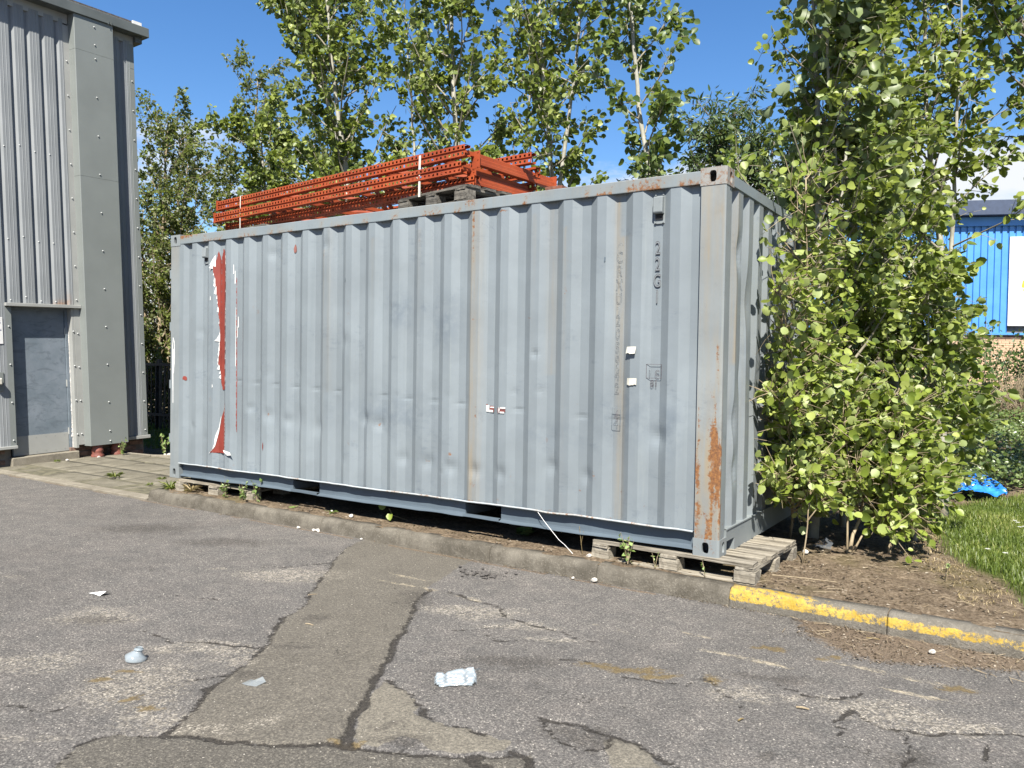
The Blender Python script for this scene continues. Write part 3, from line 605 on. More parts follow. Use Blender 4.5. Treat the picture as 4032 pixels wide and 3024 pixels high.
for a, b in ((.178, 1.905), (2.261, 3.945), (4.293, 5.88)):
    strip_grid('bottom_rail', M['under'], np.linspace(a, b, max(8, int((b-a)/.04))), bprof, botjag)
M['lip'] = paint('worn_sunlit_lip_paint', (.30, .325, .33), .4, rough=.5)  # worn lip paint, with the sun catching its edge also put into the colour
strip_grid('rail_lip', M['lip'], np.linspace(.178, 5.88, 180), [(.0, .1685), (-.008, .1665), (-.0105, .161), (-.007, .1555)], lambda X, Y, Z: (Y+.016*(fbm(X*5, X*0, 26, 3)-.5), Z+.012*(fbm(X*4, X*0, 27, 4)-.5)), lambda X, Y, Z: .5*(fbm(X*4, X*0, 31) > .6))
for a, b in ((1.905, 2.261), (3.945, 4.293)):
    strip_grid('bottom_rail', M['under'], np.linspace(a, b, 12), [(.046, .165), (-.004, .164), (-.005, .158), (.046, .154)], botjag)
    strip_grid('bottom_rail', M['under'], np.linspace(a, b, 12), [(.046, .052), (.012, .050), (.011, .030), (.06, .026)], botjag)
    q = MB(); q.quad((a, .046, .154), (b, .046, .154), (b, 2.39, .154), (a, 2.39, .154)); q.quad((a, .046, .05), (a, 2.39, .05), (a, 2.39, .154), (a, .046, .154)); q.quad((b, .046, .154), (b, 2.39, .154), (b, 2.39, .05), (b, .046, .05)); q.build('fork_pocket', M['under'], CT, fix=False)
# end frame: header, sill with slots
q = MB(); q.box((6.0, .12, 2.485), (6.054, 2.32, 2.560)); q.box((6.01, .12, 2.560), (6.05, 2.32, 2.566)); o = q.build('end_header', M['rail'], CT, bevel=.003)
q = MB()
for a, b in ((.163, .168), (.345, 2.10), (2.27, 2.28)): q.box((6.0, a, .0), (6.054, b, .085))
q.box((6.0, .163, .085), (6.054, 2.28, .168)); q.box((5.98, .163, .163), (6.06, 2.28, .172)); q.build('end_sill', M['post'], CT)
q = MB(); q.quad((6.0, .168, .0), (5.7, .168, 0), (5.7, .168, .085), (6.0, .168, .085)); q.quad((6.0, .345, .0), (6.0, .345, .085), (5.7, .345, .085), (5.7, .345, 0)); q.quad((6, .168, .085), (5.7, .168, .085), (5.7, .345, .085), (6, .345, .085)); q.build('fork_slot', M['under'], CT, fix=False)
# corner posts
def post(x0, x1, y0, y1, mat, rusty, face):
    zs = np.linspace(.118, 2.473, 80); c = .012
    sx = 1 if x1 > 3 else -1
    prof = [(x0, y1), (x0, y0), (x0+.02, y0), (x1-.05, y0), (x1-c, y0), (x1, y0+c), (x1, y0+.05), (x1, y0+.08), (x1-.006, y0+.084), (x1-.006, y1)] if sx > 0 else [(x1, y1), (x1, y0), (x0+.08, y0), (x0+c, y0), (x0, y0+c), (x0, y1)][::-1]
    P = np.array(prof); Z = np.repeat(zs[:, None], len(P), 1)
    # densify across
    X = np.repeat(P[None, :, 0], len(zs), 0); Y = np.repeat(P[None, :, 1], len(zs), 0)
    X2 = [X[:, :1]]; Y2 = [Y[:, :1]]
    for j in range(len(P)-1):
        for t in (.33, .66, 1.): X2.append(X[:, j:j+1]*(1-t)+X[:, j+1:j+2]*t); Y2.append(Y[:, j:j+1]*(1-t)+Y[:, j+1:j+2]*t)
    X = np.hstack(X2); Y = np.hstack(Y2); Z = np.repeat(zs[:, None], X.shape[1], 1)
    u = (X-x0)/(x1-x0); n = fbm(X*25, Z*3.2, 33, 4)
    ru = 0*X
    if rusty:
        ru = .75*sstep(1.0, .7, Z)*sstep(.42, .68, n)+.55*g2(u, Z, .75, 1.25, .2, .3)*sstep(.4, .6, n)*1.3+.8*g2(u, Z, .75, .75, .25, .12)+.8*g2(u, Z, .08, .55, .12, .2)+.7*g2(u, Z, .7, .52, .25, .1)+.5*g2(u, Z, .2, 1.95, .05, .1)+.6*g2(u, Z, .35, 2.02, .05, .06)+.5*g2(u, Z, .8, 2.30, .12, .05)+.35*g2(u, Z, .15, 2.4, .12, .1)+.6*g2(u, Z, .2, .3, .3, .06)
        ru = ru*(Y < y0+.03)
        stn = np.clip(ru*.9+.55*g2(u, Z, .2, 2.2, .3, .6)*fbm(X*40, Z*2, 5)+.75*sstep(1.5, .6, Z)*fbm(X*34, Z*1.5, 6)+.35*sstep(.45, .7, fbm(X*38, Z*.8, 16, 3)), 0, 1)*(Y < y0+.03)
        ru = np.maximum(ru, .62*sstep(.52, .70, fbm(X*60, Z*2.2, 26, 4))*sstep(1.35, .9, Z)*(Y < y0+.03))
    else: stn = .35*g2(u, Z, .5, 2.4, .5, .2); ru = .25*g2(u, Z, .5, 2.45, .3, .1)
    gr = .35*sstep(.5, .7, fbm(X*8, Z*3, 9))
    i = np.arange(X.size).reshape(X.shape); F = np.stack([i[:-1, :-1], i[:-1, 1:], i[1:, 1:], i[1:, :-1]], -1).reshape(-1, 4)
    return link('corner_post', npmesh('corner_post', np.stack([X, Y, Z], -1).reshape(-1, 3), [F], dict(rust=np.clip(ru, 0, 1).ravel(), stain=stn.ravel(), grime=gr.ravel())), mat, CT)
post(5.886, 6.054, .004, .13, M['post'], True, 'f')['label'] = 'corner post streaked with orange rust'
post(.004, .165, .004, .13, M['post'], False, 'f')
q = MB(); q.box((5.886, 2.31, .118), (6.052, 2.434, 2.473)); q.build('corner_post', M['post'], CT)
q = MB(); q.box((.004, 2.31, .118), (.172, 2.434, 2.473)); q.build('corner_post', M['post'], CT)
def holed_plate(q, o, u, v, w, h, cx, cz, rx, rz, depth, n):
    """plate w*h in the plane o + a*u + b*v with an upright oval hole, the hole lined to a depth along n"""
    o, u, v, n = map(Vector, (o, u, v, n)); k = 24; ov = []; rc = []
    for j in range(k):
        a = 2*math.pi*j/k; c, s_ = math.cos(a), math.sin(a)
        e = .55; ox = cx+rx*math.copysign(abs(c)**e, c); oz = cz+rz*math.copysign(abs(s_)**(.75), s_)
        ov.append((ox, oz))
        dx, dz = ox-cx, oz-cz; t = min(((w-cx) if dx > 0 else -cx)/dx if abs(dx) > 1e-6 else 9e9, ((h-cz) if dz > 0 else -cz)/dz if abs(dz) > 1e-6 else 9e9)
        rc.append((cx+dx*t, cz+dz*t))
    # snap the nearest ring points onto the rectangle corners
    for cxn, czn in ((0, 0), (w, 0), (w, h), (0, h)):
        b = min(range(k), key=lambda j: (rc[j][0]-cxn)**2+(rc[j][1]-czn)**2); rc[b] = (cxn, czn)
    b0 = len(q.v); pt = lambda a, d=0: tuple(o+u*a[0]+v*a[1]+n*d)
    q.v += [pt(a) for a in rc]+[pt(a) for a in ov]+[pt(a, depth) for a in ov]
    for j in range(k):
        j2 = (j+1) % k
        q.f.append((b0+j, b0+j2, b0+k+j2, b0+k+j)); q.f.append((b0+k+j, b0+k+j2, b0+2*k+j2, b0+2*k+j))
def casting(x0, sx, y0, sy, z0, mat, rust):
    """box casting; outer corner at (x0,y0); sx,sy point inwards"""
    w, d, h = .178, .162, .118; q = MB(); c = .014
    X = lambda a: x0+sx*a; Y = lambda a: y0+sy*a
    holed_plate(q, (X(c), Y(0), z0), (sx, 0, 0), (0, 0, 1), w-c, h, w*.52-c, h*.5, .024, .038, .022, (0, sy, 0))
    holed_plate(q, (X(0), Y(c), z0), (0, sy, 0), (0, 0, 1), d-c, h, d*.58-c, h*.5, .024, .036, .022, (sx, 0, 0))
    q.quad((X(c), Y(0), z0), (X(0), Y(c), z0), (X(0), Y(c), z0+h), (X(c), Y(0), z0+h))
    for zz in (z0, z0+h): q.quad((X(c), Y(0), zz), (X(w), Y(0), zz), (X(w), Y(d), zz), (X(0), Y(d), zz), (X(0), Y(c), zz))
    q.quad((X(w), Y(0), z0), (X(w), Y(d), z0), (X(w), Y(d), z0+h), (X(w), Y(0), z0+h)); q.quad((X(0), Y(d), z0), (X(w), Y(d), z0), (X(w), Y(d), z0+h), (X(0), Y(d), z0+h))
    q.box((X(w*.9) if sx > 0 else X(w*.95), Y(.05) if sy > 0 else Y(.06), z0+.02), (X(w*.95) if sx > 0 else X(w*.9), Y(.06) if sy > 0 else Y(.05), z0+h-.02))
    me = q.mesh('corner_casting', True)
    co = np.array([v.co[:] for v in me.vertices]); a = me.attributes.new('rust', 'FLOAT', 'POINT')
    a.data.foreach_set('value', np.clip(rust*np.ones(len(co)), 0, 1).astype(np.float32))
    return link('corner_casting', me, mat, CT)
casting(6.058, -1, 0, 1, H_-.118, M['casting_rusty'], .52)['label'] = 'top corner casting blotched with rust'
casting(6.058, -1, 0, 1, 0, M['post'], .05); casting(0, 1, 0, 1, 0, M['post'], .05); casting(0, 1, 0, 1, H_-.118, M['post'], .2)
casting(6.058, -1, W_, -1, H_-.118, M['post'], .2); casting(6.058, -1, W_, -1, 0, M['post'], .1); casting(0, 1, W_, -1, H_-.118, M['post'], .3); casting(0, 1, W_, -1, 0, M['post'], .1)
# ventilator boxes
def vent(x0, x1, z0, z1, yb):
    v = empty('vent', (0, 0, 0)); v.parent = CT
    q = MB(); zm = z0+(z1-z0)*.34; yo = -.004
    q.prism([(yb, z1), (yo, z1-.012), (yo-.004, zm+.01), (yo+.006, zm), (yb, zm)], 'x', x0+.006, x1-.006); q.build('vent_hood', M['post'], v, bevel=.004)
    q = MB(); q.box((x0, yb-.006, z0), (x1, yb+.001, z1+.012)); 
    for xx in (x0+.012, x1-.012):
        for zz in (z1+.006, z0+.008): q.tube([(xx, yb-.006, zz), (xx, yb-.012, zz)], .006, 6)
    q.build('vent_plate', M['post'], v)
    q = MB()
    for i in range(5):
        zz = z0+.03+i*(zm-z0-.035)/4; q.box((x0+.012, yb-.016, zz), (x1-.012, yb-.008, zz+.004))
    q.build('vent_grille', M['dark'], v)
vent(5.540, 5.620, 2.255, 2.445, .040); vent(.548, .618, 2.262, 2.435, .040)
# peeled red letter stroke, draped on the corrugation
def drape(name, poly, mat, off=.0022, dz=.010, parent=CT, lab=None):
    P = np.array(poly); V = []; F = []; prev = None; br = XP[:, 0]
    for z in np.arange(P[:, 1].min()+.001, P[:, 1].max(), dz):
        xs_ = []
        for (xa, za), (xb, zb) in zip(P, np.roll(P, -1, 0)):
            if (za > z) != (zb > z): xs_.append(xa+(xb-xa)*(z-za)/(zb-za))
        if len(xs_) < 2: prev = None; continue
        a, b = min(xs_), max(xs_); j = .0025*math.sin(z*61+a*40)+.002*math.sin(z*173)
        cols = np.concatenate([np.linspace(a+j, b, 15)])
        inner = br[(br > a+.004) & (br < b-.004)]
        for t in inner: cols[np.argmin(np.abs(cols-t)[1:-1])+1] = t
        cols = np.sort(cols); n0 = len(V)
        V += [(c, float(ypan(c)+dents(np.array([c]), np.array([z]))[0])-off, z) for c in cols]
        if prev is not None: F += [(prev+i, prev+i+1, n0+i+1, n0+i) for i in range(14)]
        prev = n0
    o = link(name, npmesh(name, V, [np.array(F)]), mat, parent)
    if lab: o['label'] = lab
    return o
M['red'] = simple('faded_red_paint', (.15, .025, .016), .55, .12, 5)
M['white'] = simple('white_film_back', (.52, .52, .50), .5, .06, 20)
up_l = [(.752,2.284),(.766,2.33),(.778,2.385),(.792,2.34),(.806,2.30),(.815,2.288),(.815,2.2),(.82,1.5),(.82,1.02),(.828,1.036),(.805,1.148),(.777,1.234),(.789,1.406),(.796,1.509),(.78,1.75),(.764,1.922),(.735,2.13),(.717,2.251)]
up_r = [(.818,2.288),(.834,2.36),(.848,2.405),(.862,2.385),(.878,2.37),(.895,2.34),(.915,2.30),(.921,2.087),(.918,1.747),(.913,1.577),(.926,1.406),(.917,1.235),(.930,1.065),(.915,.97),(.900,1.02),(.882,1.055),(.865,1.0),(.848,.96),(.835,1.0),(.818,1.03)]
red = drape('red_lettering', up_l+[], M['red']); red['label'] = 'remains of a large red letter stroke, white film curling off its edges'
drape('red_lettering', up_r, M['red'], dz=.010)
drape('red_lettering', [(.922,.834),(.912,.722),(.924,.585),(.908,.361),(.949,.313),(.69,.311),(.758,.385),(.798,.544),(.837,.701),(.89,.789)], M['red'])
drape('red_lettering', [(1.060,2.10),(1.064,2.10),(1.074,.545),(1.066,.545)], M['red'])
fl = MB(); r = random.Random(3)
def edge_x(poly, z, left=True):
    xs_ = [xa+(xb-xa)*(z-za)/(zb-za) for (xa, za), (xb, zb) in zip(poly, poly[1:]+poly[:1]) if (za > z) != (zb > z)]
    return (min(xs_) if left else max(xs_)) if xs_ else None
def flake(x, z, w, h, curl, side=-1):
    y = float(ypan(x))-.004; a = (x, y, z+h*.5); b = (x, y, z-h*.5); c = (x+side*w, y-curl, z-h*.35); d = (x+side*w*.5, y-curl*.5, z+h*.15)
    fl.quad(a, d, b); fl.quad(d, c, b)
for z, w, h in ((2.28, .055, .12), (2.23, .035, .06), (2.06, .016, .10), (1.98, .022, .09), (1.78, .016, .05), (1.505, .03, .06), (1.48, .05, .05), (1.34, .012, .05), (1.19, .025, .05), (1.14, .015, .03), (1.10, .02, .04), (1.40, .01, .08)):
    e = edge_x(up_l, z); 
    if e: flake(e+.004, z, w, h, w*.6)
for i in range(46):
    z = r.uniform(1.0, 2.36); e = edge_x(up_r, z, False)
    if e: flake(e-.002, z, r.uniform(.004, .014), r.uniform(.02, .07), .004, 1)
for i in range(24):
    z = r.uniform(1.06, 2.2); e = edge_x(up_l, z)
    if e: flake(e+.002, z, r.uniform(.004, .012), r.uniform(.015, .05), .004, -1)
low = [(.922,.834),(.912,.722),(.924,.585),(.908,.361),(.949,.313),(.69,.311),(.758,.385),(.798,.544),(.837,.701),(.89,.789)]
pk = [(.690, .313, .004), (.715, .330, .012), (.742, .358, .014), (.757, .385, .022), (.766, .42, .018), (.775, .455, .030), (.786, .50, .034), (.796, .54, .026), (.803, .575, .010), (.815, .63, .006), (.830, .69, .003)]
for (xa, za, wa), (xb, zb_, wb) in zip(pk[:-1], pk[1:]):
    fa, fb = float(ypan(xa))-.006, float(ypan(xb))-.006
    fl.quad((xa+.004, fa, za), (xb+.004, fb, zb_), (xb-wb*.5, fb-wb*.45, zb_-.006), (xa-wa*.5, fa-wa*.45, za-.006)); fl.quad((xa-wa*.5, fa-wa*.45, za-.006), (xb-wb*.5, fb-wb*.45, zb_-.006), (xb-wb, fb-wb*.3, zb_-.016), (xa-wa, fa-wa*.3, za-.016))
for z in np.linspace(.37, .8, 12): flake(.914, z, .008, .04, .003, 1)
fl.quad((.91, .002, .352), (.95, -.012, .325), (1.06, -.02, .318), (1.03, -.01, .338)); fl.quad((.95, -.004, .312), (1.0, -.014, .306), (1.065, -.018, .312), (1.0, -.006, .322))
for (x, z, w, h) in ((.64, 2.0, .004, .9), (1.03, 2.18, .008, .10), (1.045, 2.1, .007, .14), (1.08, 1.65, .014, .12), (1.07, 1.55, .008, .12), (.675, 2.2, .006, .05), (.68, 1.9, .012, .05), (.72, 1.0, .01, .04), (1.17, 1.6, .004, .3), (1.055, 1.5, .004, .6), (.645, 1.0, .003, .6)):
    yb = float(ypan(x))-.003; fl.quad((x, yb, z-h/2), (x+w, float(ypan(x+w))-.003, z-h/2+.01), (x+w*.8, float(ypan(x+w*.8))-.003, z+h/2-.01), (x+.001, yb, z+h/2))
fl.build('peeling_film', M['white'], CT, fix=False)
# red chips, tape, small decals
def chip(x, z, w, h, mat, name, off=.004, n=9, seed=1, parent=CT):
    r = random.Random(seed); q = MB(); pts = []
    for j in range(n):
        a = 2*math.pi*j/n; k = r.uniform(.6, 1.15); xx = x+w*k*math.cos(a); pts.append((xx, float(ypan(xx))-off, z+h*k*math.sin(a)))
    c = (x, float(ypan(x))-off, z); b = len(q.v); q.v += [c]+pts
    for j in range(n): q.f.append((b, b+1+j, b+1+(j+1) % n))
    return q.build(name, mat, parent, fix=False)
M['oldred'] = simple('old_red_primer', (.14, .055, .045), .8, .3, 30)
chip(1.913, 2.335, .022, .045, M['oldred'], 'paint_chip', seed=4); chip(.245, 1.066, .02, .025, M['red'], 'paint_chip', seed=5); chip(.347, 1.69, .008, .02, M['red'], 'paint_chip', seed=6); chip(1.512, .43, .008, .05, M['red'], 'paint_chip', seed=7); chip(5.18, 2.03, .008, .022, M['under'], 'paint_chip', seed=8); chip(2.6, 2.0, .008, .03, M['under'], 'paint_chip', seed=9)
M['tape'] = simple('cream_tape', (.40, .39, .33), .6, .08, 30)
for z0, z1, dx, cur in ((1.352, 1.404, 0, .02), (1.130, 1.182, .008, .004)):
    q = MB(); ybx = lambda x: float(ypan(x))-.006
    xs_ = np.linspace(5.36+dx, 5.437+dx, 5)
    for a, b in zip(xs_[:-1], xs_[1:]):
        q.quad((a, ybx(a)-cur, z0+random.uniform(0, .01)), (b, ybx(b)-cur, z0+random.uniform(0, .008)), (b, ybx(b), z1), (a, ybx(a), z1))
    q.build('tape_patch', M['tape'], CT)
ke = M['white']; kr = M['red']
def rec(mt, x0, z0, x1, z1, off=.005):
    q = MB(); q.quad((x0, float(ypan(x0))-off, z0), (x1, float(ypan(x1))-off, z0), (x1, float(ypan(x1))-off, z1), (x0, float(ypan(x0))-off, z1)); q.build('lettering', mt, CT, fix=False)
rec(ke, 4.139, .889, 4.168, .942); rec(ke, 4.17, .886, 4.214, .906); rec(ke, 4.178, .920, 4.216, .930); rec(kr, 4.172, .906, 4.216, .919, .006); rec(kr, 4.139, .942, 4.155, .948, .006); rec(kr, 4.176, .930, 4.21, .936, .006); rec(kr, 4.205, .889, 4.218, .903, .007)
rec(ke, 4.285, .921, 4.345, .932); rec(ke, 4.285, .884, 4.335, .898); rec(ke, 4.281, .884, 4.292, .932); rec(kr, 4.290, .898, 4.345, .908, .006); rec(kr, 4.274, .884, 4.281, .925, .006); rec(kr, 4.292, .915, 4.345, .920, .006)
# stencilled outlines
def text_mesh(body, size, outline=.0012, fill=False, ext=0):
    cu = bpy.data.curves.new('lettering', 'FONT'); cu.body = body; cu.size = size; cu.align_x = 'CENTER'
    if fill: cu.extrude = ext
    else: cu.fill_mode = 'NONE'; cu.bevel_depth = outline; cu.bevel_resolution = 0
    ob = bpy.data.objects.new('lettering', cu); COL.objects.link(ob)
    bpy.context.view_layer.update()
    me = bpy.data.meshes.new_from_object(ob.evaluated_get(bpy.context.evaluated_depsgraph_get())); bpy.data.objects.remove(ob); bpy.data.curves.remove(cu); return me
M['ink'] = simple('flaked_dark_lettering', (.06, .045, .05), .7, .5, 60)
M['ink2'] = simple('ghost_lettering', (.125, .145, .155), .6, .2, 60)
def text(body, size, x, z, mat, y=None, xs=1., outline=.0012, parent=CT, fill=False, ext=0):
    o = link('lettering', text_mesh(body, size, outline, fill, ext), mat, parent)
    o.location = (x, (float(ypan(x)) if y is None else y)-.003, z); o.rotation_euler = (R(90), 0, 0); o.scale = (xs, 1, 1); return o
yin = .040
M['ghost'] = simple('ghost_fill', (.125, .142, .150), .6, .1, 30)
for i, ch in enumerate('22G1'):
    text(ch, .13, 5.571, 2.045-i*.113, M['ghost'], yin, .62, fill=True, ext=.0005)
    text(ch, .13, 5.571, 2.045-i*.113, M['ink'], yin-.001, .62, .0011)
for i, ch in enumerate('CRXU'): text(ch, .115, 5.300, 2.055-i*.098, M['ink2'], .006, .62)
for i, ch in enumerate('205942'): text(ch, .115, 5.296, 1.605-i*.098, M['ink2'], .006, .62)
text('4', .12, 5.294, .868, M['ink'], .006, .6)
for (x0, x1, z0, z1, mat, yy) in ((5.262, 5.326, .852, .968, 'ink2', .004), (5.506, 5.617, 1.186, 1.282, 'ink', .030)):
    q = MB()
    for a, b in (((x0, z0), (x1, z0)), ((x1, z0), (x1, z1)), ((x1, z1), (x0, z1)), ((x0, z1), (x0, z0))): q.bar((a[0], yy, a[1]), (b[0], yy, b[1]), .0022, .0022)
    q.build('lettering', M[mat], CT)
text('i', .09, 5.532, 1.2, M['ink2'], .030, .8); text('c', .09, 5.588, 1.2, M['ink'], .030, .9); text('81', .065, 5.564, 1.126, M['ink'], .034, .9)
# chalk scrawl on the far post
q = MB(); pts = [(.06, .93), (.055, 1.1), (.05, 1.3), (.048, 1.42), (.06, 1.5), (.078, 1.45), (.085, 1.35), (.083, 1.22), (.07, 1.12), (.064, 1.25), (.07, 1.38), (.06, 1.1), (.062, .8)]
q.tube([(a, .003, b) for a, b in pts], .0035, 4); q.build('chalk_mark', M['white'], CT)
M['wtline'] = simple('pale_scratch', (.52, .57, .60), .6, .1, 30)

# ------------------------------------------------------------------ wood pallets
def woodmat(name, a, b, gap):
    m = Mat(name); P = m.co()
    g = m.noise(1, 7, .7, m.scl(P, (1.6, 26, 26)), .6); w = m.noise(1, 5, .65, m.scl(P, (5, 90, 90)))
    c = m.mix(m.rng(g, .3, .72), a, b); c = m.mix(m.math('MULTIPLY', m.rng(w, .52, .7), .65), c, gap)
    c = m.mix(m.math('MULTIPLY', m.rng(m.noise(3.2, 5, .7), .55, .75), .5), c, tuple(q*.45 for q in a))
    c = m.mix(m.n('ShaderNodeObjectInfo').outputs['Random'], m.mix(1, c, (.8, .8, .8), 'MULTIPLY'), m.mix(1, c, (1.15, 1.13, 1.08), 'MULTIPLY'))
    return m.done(m.pbsdf(c, .9, 0, m.bump(m.math('ADD', g, m.math('MULTIPLY', w, .8)), .8, .008), .2))
M['wood'] = woodmat('weathered_wood', (.13, .116, .092), (.31, .285, .235), (.032, .026, .018))
M['wood_dark'] = woodmat('rotten_wood', (.045, .042, .037), (.17, .16, .14), (.018, .016, .013))
def wood_piece(sx, sy, sz, mat, seed, along='x'):
    r = random.Random(seed); n = 7
    prof = [(-sy/2, -sz/2), (sy/2, -sz/2), (sy/2, sz/2*.9), (sy/2*.9, sz/2), (-sy/2*.9, sz/2), (-sy/2, sz/2*.9)]
    q = MB(); k = len(prof)
    for i in range(n):
        t = -sx/2+sx*i/(n-1)
        for (p, s_) in prof: 
            q.v.append((t+(r.uniform(-.006, .006) if i in (0, n-1) else 0), p+r.uniform(-.0025, .0025), s_+r.uniform(-.0025, .0025)))
    for i in range(n-1):
        for j in range(k): q.f.append((i*k+j, i*k+(j+1) % k, (i+1)*k+(j+1) % k, (i+1)*k+j))
    q.f.append(tuple(range(k))); q.f.append(tuple((n-1)*k+j for j in range(k)))
    return q.mesh('board')
def pallet(loc, rz, label, mat, seed, sink=0, LX=1.2, LY=1.0, tilt=0, mask=None):
    """corner front-left at loc, top boards along local x, top at z=.144"""
    p = empty('wooden_pallet', loc, rz, label, 'pallet', 'old wooden pallets'); r = random.Random(seed)
    p.rotation_euler = (0, tilt, rz)
    def put(name, me, x, y, z, rot=0):
        o = link(name, me, mat, p); o.location = (x+r.uniform(-.004, .004), y+r.uniform(-.004, .004), z); o.rotation_euler = (r.uniform(-.012, .012), 0, rot+r.uniform(-.008, .008)); return o
    ny = 6; bw = LY/ny
    for j in range(ny):
        w = (.135 if j % 2 == 0 else .115)*LY/1.0
        if mask and j in mask: continue
        put('top_board', wood_piece(LX+r.uniform(-.05, .03), w*r.uniform(.88, 1.04), .023, mat, seed*10+j), LX/2+r.uniform(-.012, .012), bw*(j+.5), .132+r.uniform(-.003, .004), r.uniform(-.012, .012))
    for i, x in enumerate((.07, LX/2, LX-.07)): put('stringer_board', wood_piece(LY, .12, .021, mat, seed*20+i), x, LY/2, .110, math.pi/2)
    for i, x in enumerate((.07, LX/2, LX-.07)):
        for j, y_ in enumerate((.06, LY/2, LY-.06)):
            put('block', wood_piece(.14, .11, .077, mat, seed*30+i*3+j), x, y_, .060)
    for j, y_ in enumerate((.06, LY/2, LY-.06)): put('bottom_board', wood_piece(LX, .105, .021, mat, seed*40+j), LX/2, y_, .0105)
    return p
pallet((5.112, .0, .108), R(-2.0), 'weathered grey pallet under the container corner nearest the yellow kerb', M['wood'], 3, LX=1.2, LY=.96)
pallet((.16, -.03, .100), R(4), 'sunken rotting pallet under the far corner of the container, weeds round it', M['wood'], 4, LX=1.15, LY=.95, tilt=R(.4))
zr = .25+2.591+.003
pallet((2.985, .265, zr), R(-11.5), 'black weathered pallet on the container roof with a block over the edge', M['wood_dark'], 6, LX=.90, LY=1.1)
pallet((.30, .50, zr-.03), R(-8), 'mossy dark pallet on the container roof under the far end of the rack frames', M['wood_dark'], 7, LX=.72, LY=1.1)

# ------------------------------------------------------------------ orange rack frames on the roof
def orangemat():
    m = Mat('orange_rack_paint'); P = m.co()
    c = m.mix(m.rng(m.noise(3, 5), .3, .7), (.215, .040, .014), (.30, .060, .019))
    c = m.mix(m.math('MULTIPLY', m.rng(m.noise(1, 6, .7, m.scl(P, (3, 30, 30))), .55, .75), .55), c, (.17, .035, .016))
    sc = m.rng(m.noise(28, 7, .8), .58, .68); c = m.mix(sc, c, (.075, .028, .018)); c = m.mix(m.math('MULTIPLY', m.rng(m.noise(1.8, 5, .7), .45, .7), .35), c, (.16, .045, .025))
    return m.done(m.pbsdf(c, .5, 0, m.bump(m.noise(50, 4), .15, .003), .4))
M['orange'] = orangemat()
FL, FW, FH = 3.82, 1.0, .094
def post_mesh(length, name='upright_post'):
    pit = .05; n = int(length/pit); V = []; F = []
    idx = {}
    def vv(x, y, z):
        k = (round(x, 4), round(y, 4), round(z, 4))
        if k not in idx: idx[k] = len(V); V.append(k)
        return idx[k]
    def qd(*p): F.append([vv(*a) for a in p])
    rows = [(0, .011, 0, 0, False), (.011, .032, 0, 0, True), (.032, .038, 0, 0, False), (.038, .042, 0, .014, False), (.042, .052, .014, .014, False), (.052, .056, .014, 0, False), (.056, .062, 0, 0, False), (.062, .083, 0, 0, True), (.083, .094, 0, 0, False)]
    for i in range(n):
        x = i*pit
        for a, b, h in ((x, x+.015, False), (x+.015, x+.036, True), (x+.036, x+pit, False)):
            for z0, z1, y0, y1, hz in rows:
                if h and hz: continue
                qd((a, y0, z0), (b, y0, z0), (b, y1, z1), (a, y1, z1))
            for zz in (0., .094):
                for y0, y1, hz in ((0, .025, False), (.025, .043, True), (.043, .07, False)):
                    if h and hz: continue
                    qd((a, y0, zz), (b, y0, zz), (b, y1, zz), (a, y1, zz))
            for z0, z1 in ((0, .02), (.074, .094)): qd((a, .07, z0), (b, .07, z0), (b, .07, z1), (a, .07, z1))
    me = npmesh(name, V, [np.array(F)]); return me
PM = post_mesh(FL)
def rack_frame(label, loc, rz, tilt=0, seed=1):
    f = empty('upright_rack', loc, rz, label, 'rack frame', 'strapped stack of orange rack frames on the roof'); f.rotation_euler = (0, tilt, rz)
    a = link('upright_post', PM, M['orange'], f)
    b = link('upright_post', PM, M['orange'], f); b.location = (FL, FW, 0); b.rotation_euler = (0, 0, math.pi)
    r = random.Random(seed); xs_ = [.12, .95, 1.8, 2.65, 3.4, 3.72]
    for i, x in enumerate(xs_):
        q = MB(); q.box((x, .06, .03), (x+.04, FW-.06, .065)); q.build('horizontal_brace', M['orange'], f)
    for i, (x, x2) in enumerate(zip(xs_[:-2], xs_[1:-1])):
        q = MB(); aa, bb = (.07, FW-.07) if i % 2 else (FW-.07, .07); q.bar((x+.05, aa, .047), (x2-.01, bb, .047), .035, .022); q.build('diagonal_brace', M['orange'], f)
    for y_ in (.035, FW-.035):
        q = MB(); q.box((-.006, y_-.05, -.01), (0, y_+.05, .104)); q.build('foot_plate', M['orange'], f)
    return f
RZ = R(-6.3); zb = .25+2.735
u_ = Vector((math.cos(RZ), math.sin(RZ), 0)); v_ = Vector((-math.sin(RZ), math.cos(RZ), 0))
LP = Vector((.01, .57, 0))
def along(a, b, z): return LP+u_*a+v_*b+Vector((0, 0, z))
rack_frame('top frame of the orange stack, its bright perforated upright lit by the sun', along(.02, 0, zb+.226), RZ, R(-.35), 1)
rack_frame('middle frame of the orange stack between the top and bottom frames', along(.0, -.02, zb+.088), RZ, R(-.35), 2)
rack_frame('bottom frame of the orange stack, set back in the shade', along(.03, .11, zb-.006), RZ, R(-.3), 3)
